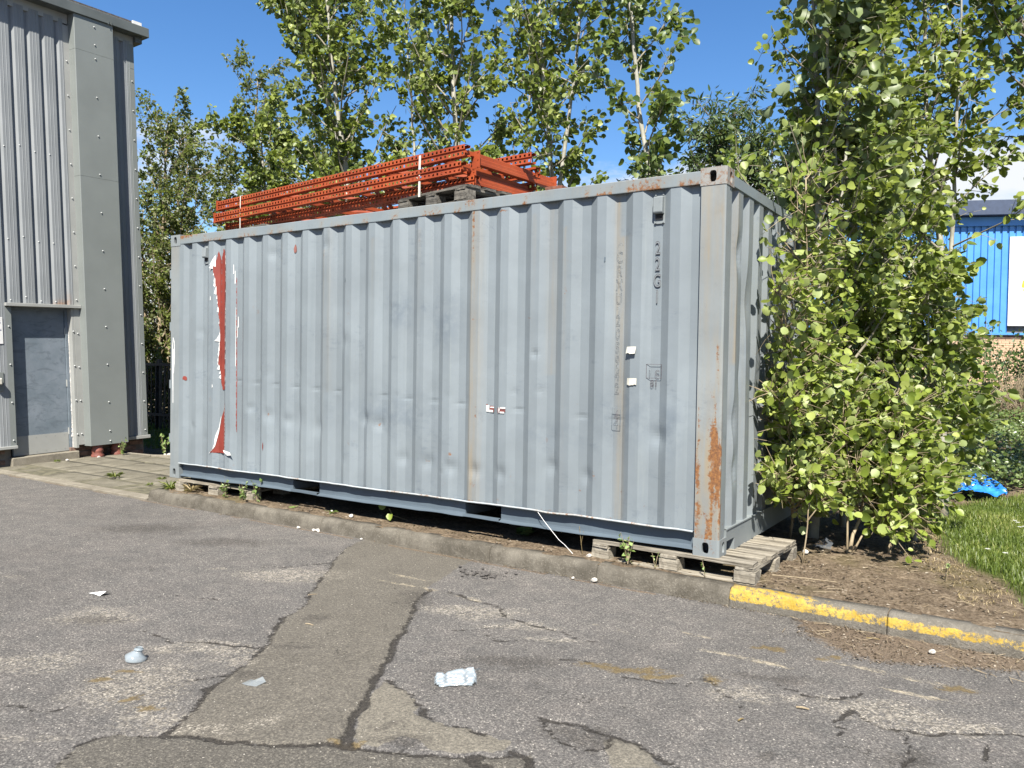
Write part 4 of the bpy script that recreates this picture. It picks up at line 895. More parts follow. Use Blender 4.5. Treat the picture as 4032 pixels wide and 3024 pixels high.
def rack_beam(label, a, b, w=.05, h=.10, plates=True, loc=None):
    a = Vector(a); b = Vector(b); o = empty('rack_beam', (a+b)/2, 0, label, 'rack beam', 'loose orange rack beams on the roof'); c = (a+b)/2; a -= c; b -= c
    q = MB(); d = (b-a).normalized(); s_ = Vector((d.y, -d.x, 0))
    q.bar(a, b, w, h*.35); q.bar(a+Vector((0, 0, h*.32))-s_*w*.2, b+Vector((0, 0, h*.32))-s_*w*.2, w*.6, h*.5); q.bar(a-Vector((0, 0, h*.27)), b-Vector((0, 0, h*.27)), w*1.15, h*.3)
    q.build('beam_profile', M['orange'], o, bevel=.003)
    if plates:
        for p, sg in ((a, -1), (b, 1)):
            q = MB(); c0 = p+d*sg*.004
            q.bar(c0-s_*.05, c0+s_*.05, .006, .142, (0, 0, 1))
            for k in (-.06, .0, .06): q.tube([c0+d*sg*.003+Vector((0, 0, k))+s_*.03, c0+d*sg*.008+Vector((0, 0, k))+s_*.03], .006, 6)
            q.build('end_plate', M['orange'], o)
    return o
rack_beam('upper orange cross beam with end plates past the upright ends', (3.80, .32, .25+2.985), (3.935, 1.36, .25+2.97))
rack_beam('lower orange cross beam with end plates, resting on the black pallet', (3.775, .30, .25+2.82), (3.91, 1.34, .25+2.80))
rack_beam('long orange beam lying flat on the roof behind the black pallet', (.9, 1.05, .25+2.66), (3.6, .75, .25+2.66), .05, .09, False)
rack_beam('second long orange beam flat on the roof deeper under the frames', (1.2, 1.45, .25+2.66), (4.1, 1.35, .25+2.66), .05, .09, False)
o = link('rack_post', post_mesh(1.35, 'rack_post'), M['orange']); o.location = (2.65, .98, zb+.328); o.rotation_euler = (0, 0, R(-4)); tag(o, 'short perforated orange post lying on top of the rack frames', 'rack post')
M['strap'] = simple('white_strap', (.5, .47, .41), .6, .08, 20)
for a, lab in ((.50, 'white strap round the far end of the orange frames'), (3.30, 'frayed white strap round the orange frames beside the cross beams')):
    q = MB(); w = .026; loop = [(-.012, -.03), (-.016, .10), (-.012, .21), (-.012, .325), (.02, .335), (1.02, .335), (1.04, .2), (1.04, -.01), (.02, -.02)]
    for (y0, z0), (y1, z1) in zip(loop, loop[1:]+loop[:1]):
        w0 = w*(.6 if z0 == .10 else 1)
        if a < 1: w0 *= .6
        pts = [along(a-w0/2, y0, zb+z0), along(a+w0/2, y0, zb+z0), along(a+w0/2+.004, y1, zb+z1), along(a-w0/2+.004, y1, zb+z1)]
        q.quad(*pts)
    tag(q.build('strap', M['strap'], None, fix=False), lab, 'strap', 'straps round the rack frames')
q = MB(); q.box((4.40, .62, .25+2.57), (4.44, .66, .25+2.72)); q.box((4.34, .56, .25+2.72), (4.50, .72, .25+2.745)); q.box((4.37, .60, .25+2.57), (4.47, .68, .25+2.585))
tag(q.build('steel_stub', simple('rusty_steel', (.13, .05, .03), .85, .4, 20), None), 'rusty flat-topped steel stub standing on the container roof', 'steel stub')

# ------------------------------------------------------------------ metal clad building
BU = Vector((-.0195, -.033, 1)).normalized(); BB = Vector((0, 1, .033)); BB = (BB-BU*BB.dot(BU)).normalized(); BN = BB.cross(BU)
BD = bpy.data.objects.new('metal_building', None); COL.objects.link(BD)
bm_ = Matrix((BN, BB, BU)).transposed().to_4x4(); bm_.translation = Vector((-3.9, 1.0, -.15+.25)); BD.matrix_world = bm_
tag(BD, 'grey metal clad industrial building with ribbed walls and a small service door', 'building')
def cladmat():
    m = Mat('grey_cladding'); P = m.co(); st = m.noise(1, 5, .6, m.scl(P, (20, 20, .6)))
    c = m.mix(m.rng(m.noise(1.2, 4), .3, .7), (.172, .184, .188), (.205, .217, .221)); c = m.mix(m.math('MULTIPLY', m.rng(st, .5, .75), .3), c, (.14, .145, .14))
    c = m.mix(m.math('MULTIPLY', m.attr('stain'), m.rng(m.noise(14, 6, .7), .2, .7)), c, (.25, .11, .03))
    return m.done(m.pbsdf(c, .5, 0., m.bump(m.noise(9, 3), .05, .01), .2))
M['clad'] = cladmat()
M['casing'] = simple('grey_casing', (.15, .164, .156), .42, .05, 2, 0, .03)
M['flash'] = simple('pale_flashing', (.24, .245, .23), .42, .06, 3, 0, .03)
M['fascia'] = simple('dark_fascia', (.075, .085, .082), .5, .15, 3)
M['felt'] = simple('roof_felt', (.07, .062, .055), .95, .5, 40, 0, .6)
M['doorp'] = None
def cladding(b0, b1, h0, h1, phase=-.538):
    pts = []; n0 = math.floor((b0-phase)/.2)-1
    for i in range(n0, n0+int((b1-b0)/.2)+4):
        b = phase+i*.2
        pts += [(b, .036), (b+.035, .036), (b+.040, .040), (b+.045, .036), (b+.080, .036), (b+.085, .040), (b+.090, .036), (b+.126, .036), (b+.142, 0), (b+.168, 0)]
    P = np.array([p for p in pts]); bs = np.concatenate([[b0], P[(P[:, 0] > b0) & (P[:, 0] < b1), 0], [b1]]); ds = np.interp(bs, P[:, 0], P[:, 1])
    hs_ = np.linspace(h0, h1, max(2, int((h1-h0)/.08)))
    Bm, Hm = np.meshgrid(bs, hs_); Dm = np.repeat(ds[None], len(hs_), 0)
    stn = g2(Bm, Hm, -.05, 2.17, .10, .06)*.9+.5*g2(Bm, Hm, .05, 2.22, .04, .1) if h0 > 2 else 0*Bm
    return link('wall_cladding', gridmesh('wall_cladding', Dm, Bm, Hm, dict(stain=np.clip(stn, 0, 1))), M['clad'], BD)
cladding(-9, .115, 2.185, 6.27); cladding(-9, -.74, .22, 2.184); cladding(.80, 1.13, .19, 6.27, .83)
def bx(name, a, b, mat, bevel=0, parent=BD):
    q = MB(); q.box(a, b); return q.build(name, mat, parent, bevel=bevel)
# inner core and other walls
bx('wall_core', (-8, -9, .3), (-.03, -.80, 6.3), M['casing']); bx('wall_core', (-8, .10, .3), (-.03, 1.185, 6.3), M['casing']); bx('wall_core', (-8, -.80, 2.2), (-.03, .10, 6.3), M['casing']); bx('wall_core', (-8, -.80, -.2), (-.16, .10, 2.2), M['dark'])
# brick plinth: individual bricks
M['brick'] = simple('plinth_brick', (.13, .085, .065), .9, .35, 14, 0, .5); M['mortar'] = simple('mortar', (.11, .10, .085), .95)
pl = bx('plinth', (-8, -9, -.25), (-.058, -.775, .21), M['mortar']); pl2 = bx('plinth', (-8, .13, -.25), (-.058, 1.17, .21), M['mortar'])
q = MB(); q.box((-.10, 0, 0), (0, .215, .062)); bme = q.mesh('brick', True, .004)
for (a, b, par) in ((-2.2, -.79, pl), (.14, 1.17, pl2)):
    for r_i in range(5):
        y_ = a-(.11 if r_i % 2 else 0)
        while y_ < b:
            if y_ >= a-.12 and y_+.2 < b+.03:
                o = link('brick', bme, M['brick'], par); o.location = (-.045+random.uniform(-.003, .003), y_, -.18+r_i*.075)
            y_ += .226
# trims
bx('sill_trim', (-.02, -9, .185), (.07, -.735, .225), M['flash'], .004); bx('sill_trim', (-.02, .80, .135), (.06, 1.225, .185), M['flash'], .004)
bx('eaves_trim', (-.01, -9, 6.22), (.034, .19, 6.36), M['flash']); bx('eaves_trim', (-.01, .79, 6.24), (.034, 1.19, 6.36), M['flash'])
bx('corner_flashing', (-.02, 1.09, .187), (.037, 1.195, 5.86), M['casing'], .003); bx('corner_flashing', (-.02, 1.09, 5.863), (.037, 1.195, 6.24), M['casing'], .003)
bx('flat_flashing', (-.02, .115, .14), (.034, .20, 6.2), M['flash'], .002)
bx('jamb_trim', (-.15, .075, .1), (.033, .113, 2.13), M['flash'], .002); bx('jamb_trim', (-.15, -.815, .22), (.036, -.735, 2.13), M['casing'], .002)
bx('lintel_trim', (-.15, -.82, 2.135), (.085, .20, 2.18), M['flash'], .004)
# casing pier
def pier(h0, h1):
    q = MB(); q.prism([(0, .196), (.175, .206), (.18, .212), (.18, .782), (.175, .788), (.0, .796)], 'z', h0, h1); return q.build('casing_panel', M['casing'], BD)
pier(.12, 4.05); pier(4.053, 5.858); pier(5.861, 6.355)
# rivets (shared mesh)
q = MB(); k = 8
q.tube([(0, 0, 0), (.006, 0, 0), (.012, 0, 0), (.014, 0, 0)], [.011, .011, .008, .003], 8); rme = q.mesh('rivet'); rme.materials.append(simple('rivet_cap', (.36, .37, .36), .5, .05))
def rivet(d, b, h): o = link('rivet', rme, None, BD); o.location = (d, b, h)
for i, h in enumerate([.17, .32]+[.75+.56*j for j in range(10)]+[5.99, 6.25]): rivet(.18, .50-.0*i, min(h, 6.30))
for j in range(12): rivet(.034, .158, .3+.49*j)
for j in range(4): rivet(.034, .095, .3+.5*j)
for j in range(13): rivet(.037, 1.15, .27+.45*j)
for i in range(-12, 4):
    b = -.538+.2*i+.06
    if b < .1:
        for h in (2.22, 3.05, 4.3): rivet(.03, b-.055, h+.05*(i % 3 == 0))
for j in range(4): rivet(.036, -.775, .3+.52*j)
# door
dm = Mat('scuffed_blue_grey_door'); wv = dm.noise(1, 6, .7, dm.scl(dm.co(), (9, 3, 9)), 1.5)
c_ = dm.mix(dm.rng(dm.noise(3, 6, .65), .3, .72), (.105, .13, .15), (.155, .18, .205)); c_ = dm.mix(dm.math('MULTIPLY', dm.rng(wv, .52, .62), .5), c_, (.075, .09, .105)); M['doorp'] = dm.done(dm.pbsdf(c_, .4, 0, None, .5))
dr = empty('door'); dr.parent = BD
bx('door_leaf', (-.135, -.735, .06), (-.095, .035, 2.10), M['doorp'], .003, dr); bx('door_frame', (-.14, .037, .06), (-.07, .074, 2.13), M['doorp'], 0, dr); bx('door_frame', (-.14, -.735, 2.10), (-.08, .074, 2.134), M['doorp'], 0, dr)
bx('kick_plate', (-.094, -.725, .065), (-.088, .03, .335), M['flash'], 0, dr)
for h in (.35, 1.05, 1.8): q = MB(); q.tube([(-.085, .036, h-.05), (-.085, .036, h+.05)], .011, 8); q.build('hinge', M['flash'], dr)
q = MB(); q.tube([(0, 0, 0), (.004, 0, 0)], .004, 6); sme = q.mesh('screw'); sme.materials.append(M['casing'])
for i in range(6):
    o = link('screw', sme, None, dr); o.location = (-.088, -.68+i*.13, .30-.0*i); o = link('screw', sme, None, dr); o.location = (-.088, -.68+i*.13, .10)
bx('door_step', (-.2, -.80, -.08), (.03, .12, .055), M['edging'], .01)
M['sealant'] = simple('cracked_white_sealant', (.42, .40, .37), .8, .25, 40)
q = MB(); r = random.Random(8)
for i in range(30):
    h = .08+i*.062; w = r.uniform(.004, .012) if h > .75 else r.uniform(.008, .03); q.quad((-.06, .078-w, h), (-.05, .082, h), (-.05, .082, h+.06), (-.06, .078-r.uniform(.004, .012), h+.06))
q.build('sealant_strip', M['sealant'], BD, fix=False)
# roof edge
bx('fascia', (-.1, -9, 6.358), (.205, 1.36, 6.50), M['fascia'], .006); bx('soffit', (-.1, 1.19, 6.27), (.10, 1.30, 6.357), M['fascia']); bx('roof', (-8, -9, 6.50), (.17, 1.10, 6.54), M['felt']); bx('roof', (-8, -9, 6.31), (-.1, 1.36, 6.499), M['fascia']); bx('roof_upstand', (.05, 1.12, 6.502), (.17, 1.26, 6.56), M['white'])
q = MB()
for b in (.70, .745): q.box((.206, b, 6.35), (.214, b+.01, 6.40))
q.build('bracket', M['fascia'], BD)
# sign and lock
sg = empty('sign', (0, 0, 0)); sg.parent = BD
bx('sign_board', (.040, -1.20, 1.62), (.046, -.852, 1.98), M['white'], .004, sg)
M['navy'] = simple('navy_print', (.03, .04, .16), .6, .1)
def wtext(body, size, b, h, par):
    o = link('lettering', text_mesh(body, size, 0, True, .0006), M['navy'], par); o.matrix_local = Matrix.Translation((.0475, b, h)) @ Matrix(((0, 0, 1), (1, 0, 0), (0, 1, 0))).to_4x4(); return o
wtext('DS', .075, -.925, 1.895, sg); wtext('bad', .028, -.895, 1.80, sg); wtext('tion', .028, -.92, 1.765, sg); 
lk = empty('lock'); lk.parent = BD
bx('lock_plate', (.040, -1.10, .98), (.050, -.87, 1.24), M['casing'], .003, lk); bx('lock_body', (.051, -1.02, 1.07), (.12, -.915, 1.16), M['tape'], .012, lk)
# clay pipes under the casing
M['clay'] = simple('red_clay_pipe', (.16, .055, .04), .6, .3, 12)
def clay_pipe(b, d, lab):
    pts = [(0, .0, -.25), (0, 0, -.12), (0, 0, -.10), (0, 0, -.06), (0, 0, -.03), (0, 0, -.01), (0, 0, .02), (0, 0, .05), (0, 0, .15)]; rad = [.075, .075, .09, .09, .072, .082, .082, .07, .07]
    q = MB(); q.tube(pts, rad, 18); o = q.build('clay_pipe', M['clay'], None, True); o.matrix_world = bm_ @ Matrix.Translation((d, b, .03)); tag(o, lab, 'pipe', 'clay pipes under the metal casing')
clay_pipe(.35, .09, 'ribbed red clay pipe nearer the door under the metal casing'); clay_pipe(.66, .06, 'ribbed red clay pipe farther from the door, weed beside it')

# ------------------------------------------------------------------ leaves
ASP = np.array([(0, 0, 0), (0, .32, -.02), (0, .68, -.01), (0, 1, .05), (.30, .06, .07), (.47, .40, .13), (.33, .76, .11), (-.30, .06, .07), (-.47, .40, .13), (-.33, .76, .11), (-.012, -.5, -.06), (.012, -.5, -.06)])
ASF = np.array([(0, 4, 1), (4, 5, 1), (5, 2, 1), (5, 6, 2), (6, 3, 2), (7, 0, 1), (8, 7, 1), (2, 8, 1), (9, 8, 2), (3, 9, 2), (10, 11, 0)])
NAR = np.array([(0, 0, 0), (.13, .3, .03), (0, .4, 0), (-.13, .3, .03), (.11, .65, .02), (-.11, .65, .02), (0, 1, -.06)])
NAF = np.array([(0, 1, 2), (0, 2, 3), (1, 4, 2), (2, 5, 3), (4, 6, 2), (2, 6, 5)])
GRS = np.array([(0, 0, 0), (.035, .3, .02), (0, .4, 0), (-.035, .3, .02), (.03, .65, .0), (-.03, .65, .0), (0, 1, -.22)])
SML = np.array([(0, 0, 0), (.38, .45, .07), (0, .5, -.03), (-.38, .45, .07), (0, 1, 0)])
SMF = np.array([(0, 1, 2), (0, 2, 3), (1, 4, 2), (2, 4, 3)])
def frames(d, n):
    d = d/np.linalg.norm(d, axis=1, keepdims=True); n = n-d*(n*d).sum(1, keepdims=True); n = n/np.maximum(np.linalg.norm(n, axis=1, keepdims=True), 1e-6)
    return np.stack([np.cross(d, n), d, n], -1)
def leaf_geo(P, D, Nn, size, T, F, var):
    Rm = frames(D, Nn); n = len(P)
    curl = RNG.uniform(.3, 2.2, (n, 1, 1)); TT = np.repeat(T[None], n, 0).copy(); TT[..., 2:] *= curl; TT[..., 1] *= 1
    TT[..., 2] -= (TT[..., 1]**2)*RNG.uniform(-.12, .28, (n, 1))
    V = np.einsum('nij,nkj->nki', Rm, TT)*np.asarray(size).reshape(-1, 1, 1)+P[:, None]
    FF = F[None]+(np.arange(n)*len(T))[:, None, None]
    return V.reshape(-1, 3), FF.reshape(-1, 3), np.repeat(var, len(T))
def foliage(name, P, D, Nn, size, T, F, mat, parent=None, var=None, origin=(0, 0, 0)):
    var = RNG.random(len(P)) if var is None else var
    V, FF, va = leaf_geo(P-np.array(origin), D, Nn, size, T, F, var)
    o = link(name, npmesh(name, V, [FF], dict(var=va)), mat, parent, True); o['kind'] = 'stuff'; return o
LEAFV = {}
def leaf_objects(P, D, Nn, size, mat, parent, origin, key):
    if key not in LEAFV:
        LEAFV[key] = []
        for i in range(14):
            V, FF, va = leaf_geo(np.zeros((1, 3)), np.array([[0, 1., 0]]), np.array([[0, 0, 1.]]), [1.], ASP, ASF, np.array([RNG.random()]))
            me = npmesh('leaf', V, [FF], dict(var=va)); me.materials.append(mat); me.polygons.foreach_set('use_smooth', [True]*len(me.polygons)); LEAFV[key].append(me)
    Rm = frames(D, Nn); og = Vector(origin)
    for i in range(len(P)):
        o = bpy.data.objects.new('leaf', random.choice(LEAFV[key])); COL.objects.link(o); o.parent = parent
        m4 = Matrix(Rm[i].tolist()).to_4x4() @ Matrix.Scale(float(size[i]), 4); m4.translation = Vector(P[i])-og; o.matrix_local = m4
def rdir(r): 
    a = r.uniform(0, 2*math.pi); z = r.uniform(-1, 1); s_ = math.sqrt(1-z*z); return Vector((s_*math.cos(a), s_*math.sin(a), z))
WIND = Vector((.75, .35, .1))
def tree(name, label, trunks, r0, nb, t0, blen, nleaf, lsize, mats, seed, group=None, ncap=0, T=ASP, F=ASF, cat='tree', elev=(20, 60), wind=.35, twig_l=(.12, .34), tw=6, droop=.35, taper=.25, prune=None, key=None, extra=None, updown=.0):
    """trunks: list of polylines (world). Everything is parented to an Empty at the foot of the first."""
    r = random.Random(seed); og = Vector(trunks[0][0]); root = empty(name, og, 0, label, cat, group)
    lmat, bmat = mats; br = MB(); P = []; D = []; pts_all = []
    for ti, tr in enumerate(trunks):
        tr = [Vector(p) for p in tr]; 
        cum = [0]
        for a, b in zip(tr[:-1], tr[1:]): cum.append(cum[-1]+(b-a).length)
        Lt = cum[-1]; rr = r0*(1 if ti == 0 else .6)
        dense = []; nn = max(8, int(Lt/.25))
        def at(t, tr=tr, cum=cum, Lt=Lt):
            s_ = t*Lt
            for i in range(len(tr)-1):
                if s_ <= cum[i+1]+1e-6: return tr[i].lerp(tr[i+1], (s_-cum[i])/max(1e-6, cum[i+1]-cum[i]))
            return tr[-1]
        for i in range(nn+1): dense.append(at(i/nn)+Vector((r.uniform(-1, 1), r.uniform(-1, 1), 0))*.012*(0 < i < nn))
        rad = [max(.004, rr*(1-(1-taper)*i/nn)) for i in range(nn+1)]; rad[-1] = .005; rad[0] *= 1.25
        q = MB(); q.tube([p-og for p in dense], rad, 10); q.build('trunk', bmat, root, True)
        n_ = int(nb*(1 if ti == 0 else .6)); az = r.uniform(0, 6)
        for i in range(n_):
            t = t0+(1-t0)*((i+r.random())/n_); az += 2.4+r.uniform(-.5, .5); e = R(r.uniform(*elev)); s0 = at(min(t, .995))
            d = Vector((math.cos(az)*math.cos(e), math.sin(az)*math.cos(e), math.sin(e))); L = blen*(1-.55*(t-t0)/(1-t0))*r.uniform(.55, 1.2); p = s0.copy(); pts = [p.copy()]; ns = 6
            for k in range(ns):
                d = (d+Vector((0, 0, .10))+WIND*wind*.22*k/ns+rdir(r)*.16).normalized(); p = p+d*L/ns; pts.append(p.copy())
            if prune and prune(pts[-1]): continue
            r1 = max(.005, rad[min(nn, int(t*nn))]*.42); br.tube([q_-og for q_ in pts], [r1*(1-.85*k/ns)+.0015 for k in range(ns+1)], 5, False)
            for k in range(tw):
                u = r.uniform(.22, 1.0); f = u*ns; i0 = min(ns-1, int(f)); s1 = pts[i0].lerp(pts[i0+1], f-i0)
                dd = (pts[i0+1]-pts[i0]).normalized()*.5+rdir(r)*.75+WIND*wind; dd.normalize(); l = r.uniform(*twig_l); p2 = s1+dd*l*.5; dd = (dd+Vector((0, 0, -droop*.5))+WIND*wind*.5).normalized(); p3 = p2+dd*l*.5
                br.tube([s1-og, p2-og, p3-og], [.0035, .0025, .0015], 3, False); pts_all.append((s1, p2, p3, s0))
    if extra:
        for e_ in extra: pts_all.append(e_)
    br.build('branches', bmat if bmat != M['bark'] else M['twigbark'], root, True, fix=False)['kind'] = 'stuff'
    A = np.array([[list(a), list(b), list(c), list(s_)] for a, b, c, s_ in pts_all]); n = nleaf
    j = RNG.integers(0, len(A), n); u = RNG.beta(1.3, .8, n)[:, None]
    P = np.where(u < .5, A[j, 0]*(1-2*u)+A[j, 1]*2*u, A[j, 1]*(2-2*u)+A[j, 2]*(2*u-1)); out = P-A[j, 3]; out[:, 2] *= .3; out /= np.maximum(np.linalg.norm(out, axis=1, keepdims=True), .05)
    rd = RNG.normal(size=(n, 3)); rd /= np.linalg.norm(rd, axis=1, keepdims=True)
    size = lsize*(.45+.85*RNG.beta(2.2, 1.6, n)); P = P+rd*lsize*.45
    D = out*.45+rd*.75+np.array(WIND)*wind*.9+np.array([0, 0, -droop]); Nn = RNG.normal(size=(n, 3))+np.array([.15, -.25, .55])
    if prune:
        k = np.array([not prune(Vector(p)) for p in P]); P, D, Nn, size = P[k], D[k], Nn[k], size[k]
    o_ = np.argsort(np.linalg.norm(P-CAM, axis=1)); P, D, Nn, size = P[o_], D[o_], Nn[o_], size[o_]
    if ncap:
        leaf_objects(P[:ncap], D[:ncap], Nn[:ncap], size[:ncap], lmat, root, og, key or name)
    foliage('foliage', P[ncap:], D[ncap:], Nn[ncap:], size[ncap:], T, F, lmat, root, origin=og)
    return root
M['twigbark'] = barkmat('pale_branch_bark', (.14, .125, .085), (.23, .21, .155), .25)
Fm = np.array([[.837, .546, .016], [.026, -.011, -1.0], [-.546, .837, -.024]])
# rear aspens behind the container; stems as (x,y,z)
AB = (M['aspen_b'], M['bark'])
tree('aspen_tree', 'tall aspen with a pale stem behind the far end of the orange racks', [[(-.30, 3.10, .1), (-.42, 3.15, 2.5), (-.62, 3.2, 4.42), (-.80, 3.12, 5.5), (-.92, 3.1, 6.6), (-1.0, 3.1, 7.6)], [(-.62, 3.2, 4.2), (-1.0, 3.3, 5.2), (-1.6, 3.3, 6.2), (-1.9, 3.3, 7.0)]], .062, 44, .38, 1.8, 7600, .072, AB, 21, 'row of aspens behind the container', elev=(15, 60), tw=8)
tree('aspen_tree', 'straight aspen rising behind the middle of the orange racks', [[(1.40, 3.15, .1), (1.42, 3.15, 3), (1.46, 3.12, 4.3), (1.38, 3.1, 5.5), (1.33, 3.1, 6.6), (1.28, 3.1, 7.6)], [(.6, 3.5, .1), (.5, 3.5, 3.5), (.35, 3.5, 5.2), (.2, 3.5, 6.6)]], .058, 46, .36, 1.6, 7000, .072, AB, 22, 'row of aspens behind the container', elev=(15, 62), tw=8)
tree('aspen_tree', 'forked aspen rising behind the rusty stub on the roof', [[(2.85, 3.25, .1), (2.86, 3.25, 2.6), (2.84, 3.25, 3.7), (2.72, 3.25, 4.7), (2.62, 3.25, 5.6), (2.52, 3.3, 6.8)], [(2.84, 3.3, 3.4), (2.98, 3.35, 4.4), (3.08, 3.4, 5.6), (3.12, 3.4, 6.6)], [(2.2, 3.5, .1), (2.2, 3.5, 3.2), (2.3, 3.5, 4.6), (2.42, 3.5, 6.2)]], .050, 36, .42, 1.2, 5000, .072, AB, 23, 'row of aspens behind the container', elev=(20, 62), tw=8)
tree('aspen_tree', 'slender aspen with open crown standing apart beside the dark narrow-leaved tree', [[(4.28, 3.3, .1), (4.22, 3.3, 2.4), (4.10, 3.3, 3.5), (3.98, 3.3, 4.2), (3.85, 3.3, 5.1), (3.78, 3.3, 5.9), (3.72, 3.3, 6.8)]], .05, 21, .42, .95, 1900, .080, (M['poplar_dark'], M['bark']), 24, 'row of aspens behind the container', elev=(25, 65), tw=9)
# low aspen growth left of them and brownish trees beyond the gap
tree('aspen_tree', 'low leaning aspen leaning towards the building beyond the container', [[(-2.2, 3.6, .1), (-2.4, 3.6, 2.0), (-2.8, 3.6, 4.0), (-3.0, 3.6, 5.4)], [(-2.2, 3.6, .5), (-1.7, 3.7, 2.8), (-1.5, 3.7, 5.0)]], .05, 34, .25, 1.6, 7500, .078, AB, 25, 'row of aspens behind the container', tw=7)
for i, (x, y, h, n, sd_) in enumerate(((-9.7, 6.1, 7.2, 17000, 1), (-8.0, 7.3, 8.2, 17000, 2), (-6.2, 7.7, 6.6, 15000, 3), (-12.0, 8, 7.6, 8000, 4))):
    lab = ['brownish small-leaved tree beyond the fence, closest to the building corner', 'tallest brownish small-leaved tree, its thin top sprays against the cloud', 'bushy olive small-leaved tree behind the far end of the container', 'hazel-brown tree standing behind the metal building'][i]
    tree('birch_tree', lab, [[(x, y, 0), (x+.1, y, h*.5), (x+.35, y, h)], [(x+.2, y, 0), (x+.7, y, h*.5), (x+1.0, y+.1, h*.86)], [(x-.2, y, 0), (x-.6, y, h*.45), (x-.8, y+.1, h*.72)]], .06, 70, .06, 2.2, n, .088, (M['birch'], M['twig']), 40+sd_, 'brownish trees beyond the fence', T=SML, F=SMF, tw=7, wind=.5, elev=(10, 60))
# dark narrow-leaved tree
tree('willow_tree', 'dark narrow-leaved willow behind the rusty roof corner of the container', [[(3.75, 6.2, .1), (3.8, 6.2, 2.2), (3.85, 6.2, 4.0), (3.85, 6.2, 5.1)], [(3.75, 6.2, .3), (4.4, 6.0, 2.4), (4.75, 6.0, 4.7)], [(3.75, 6.2, .3), (3.25, 6.1, 2.2), (3.05, 6.0, 4.3)], [(4.4, 6.3, .3), (4.9, 6.3, 2.2), (5.3, 6.3, 4.6)]], .07, 84, .2, 1.35, 26000, .115, (M['willow'], M['bark_dark']), 51, None, T=NAR, F=NAF, tw=10, wind=.1, elev=(-10, 50))
tree('willow_tree', 'second dark willow filling the space behind the leafy aspens', [[(5.9, 7.4, .3), (5.9, 7.4, 2.2), (5.8, 7.4, 4.8)]], .06, 56, .12, 1.5, 9500, .12, (M['willow'], M['bark_dark']), 52, None, T=NAR, F=NAF, tw=9, wind=.15)
# near aspens at the container's end
AF = (M['aspen'], M['bark'])
clear = lambda p: (p.x < 6.09 and -.1 < p.y < 2.5 and p.z < 2.86) or (p.x < 6.5 and p.y < .55 and p.z > 1.9)
_wr = random.Random(77)
window = lambda p: p.x > 7.13 and 1.95 < p.z < 3.1 and p.y > 2.9 and _wr.random() < .88
tree('aspen_tree', 'leafy aspen whose grey stem stands right against the container end', [[(6.285, 1.70, .12), (6.30, 1.73, .6), (6.31, 1.74, 1.4), (6.28, 1.75, 2.2), (6.25, 1.76, 3.0), (6.22, 1.75, 3.9), (6.18, 1.75, 4.8), (6.15, 1.75, 5.6)], [(6.31, 1.75, .9), (6.40, 1.78, 1.8), (6.42, 1.8, 2.6), (6.45, 1.85, 3.8), (6.42, 1.85, 4.9)]], .040, 50, .12, 1.05, 5200, .062, AF, 61, 'aspens beside the container end', 300, elev=(10, 55), tw=7, prune=clear, key='aspen')
tree('aspen_tree', 'thicker aspen stem showing bare between leaves behind the first aspen', [[(6.72, 2.7, .12), (6.74, 2.68, 1.0), (6.72, 2.66, 1.6), (6.66, 2.64, 2.4), (6.58, 2.6, 3.2), (6.52, 2.6, 4.0), (6.46, 2.6, 5.0), (6.42, 2.6, 5.8)], [(6.72, 2.7, .5), (6.45, 2.6, 2.0), (6.32, 2.55, 3.4), (6.28, 2.5, 5.0)]], .052, 50, .14, 1.0, 5200, .062, AF, 62, 'aspens beside the container end', 300, elev=(10, 55), tw=7, prune=clear, key='aspen')
tree('aspen_tree', 'twin-stemmed aspen standing in front of the blue building', [[(7.10, 3.35, .12), (7.08, 3.35, 1.4), (7.05, 3.33, 2.1), (7.0, 3.32, 2.9), (6.92, 3.3, 3.5), (6.85, 3.3, 4.3), (6.82, 3.3, 5.6)], [(7.08, 3.35, 1.2), (7.10, 3.3, 2.2), (7.12, 3.28, 3.2), (7.13, 3.25, 4.2), (7.15, 3.2, 5.2)]], .045, 40, .30, 1.0, 3300, .062, AF, 63, 'aspens beside the container end', 300, elev=(5, 55), tw=7, key='aspen', prune=window)
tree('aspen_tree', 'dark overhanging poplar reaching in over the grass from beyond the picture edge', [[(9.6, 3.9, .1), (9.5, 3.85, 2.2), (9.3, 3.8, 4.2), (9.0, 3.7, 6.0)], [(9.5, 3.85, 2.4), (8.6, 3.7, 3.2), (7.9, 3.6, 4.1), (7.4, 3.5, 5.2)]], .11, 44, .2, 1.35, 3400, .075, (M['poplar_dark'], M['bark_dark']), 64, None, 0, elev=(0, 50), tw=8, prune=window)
M['poplar_grey'] = leafmat('dull_poplar_leaf', [(.06, .09, .03), (.09, .125, .04), (.13, .17, .055), (.20, .24, .10)], (.20, .24, .13), .25)
tree('poplar_tree', 'poplar with larger dull leaves hanging high over the container end', [[(6.40, 2.35, .12), (6.42, 2.2, 1.5), (6.40, 2.0, 2.6), (6.36, 1.7, 3.4), (6.35, 1.45, 4.2), (6.36, 1.3, 5.0)]], .026, 30, .48, .62, 900, .105, (M['poplar_grey'], M['bark']), 66, None, 250, elev=(0, 50), tw=5, prune=lambda p: p.z < 2.75 or clear(p), key='poplar_grey', droop=.5)
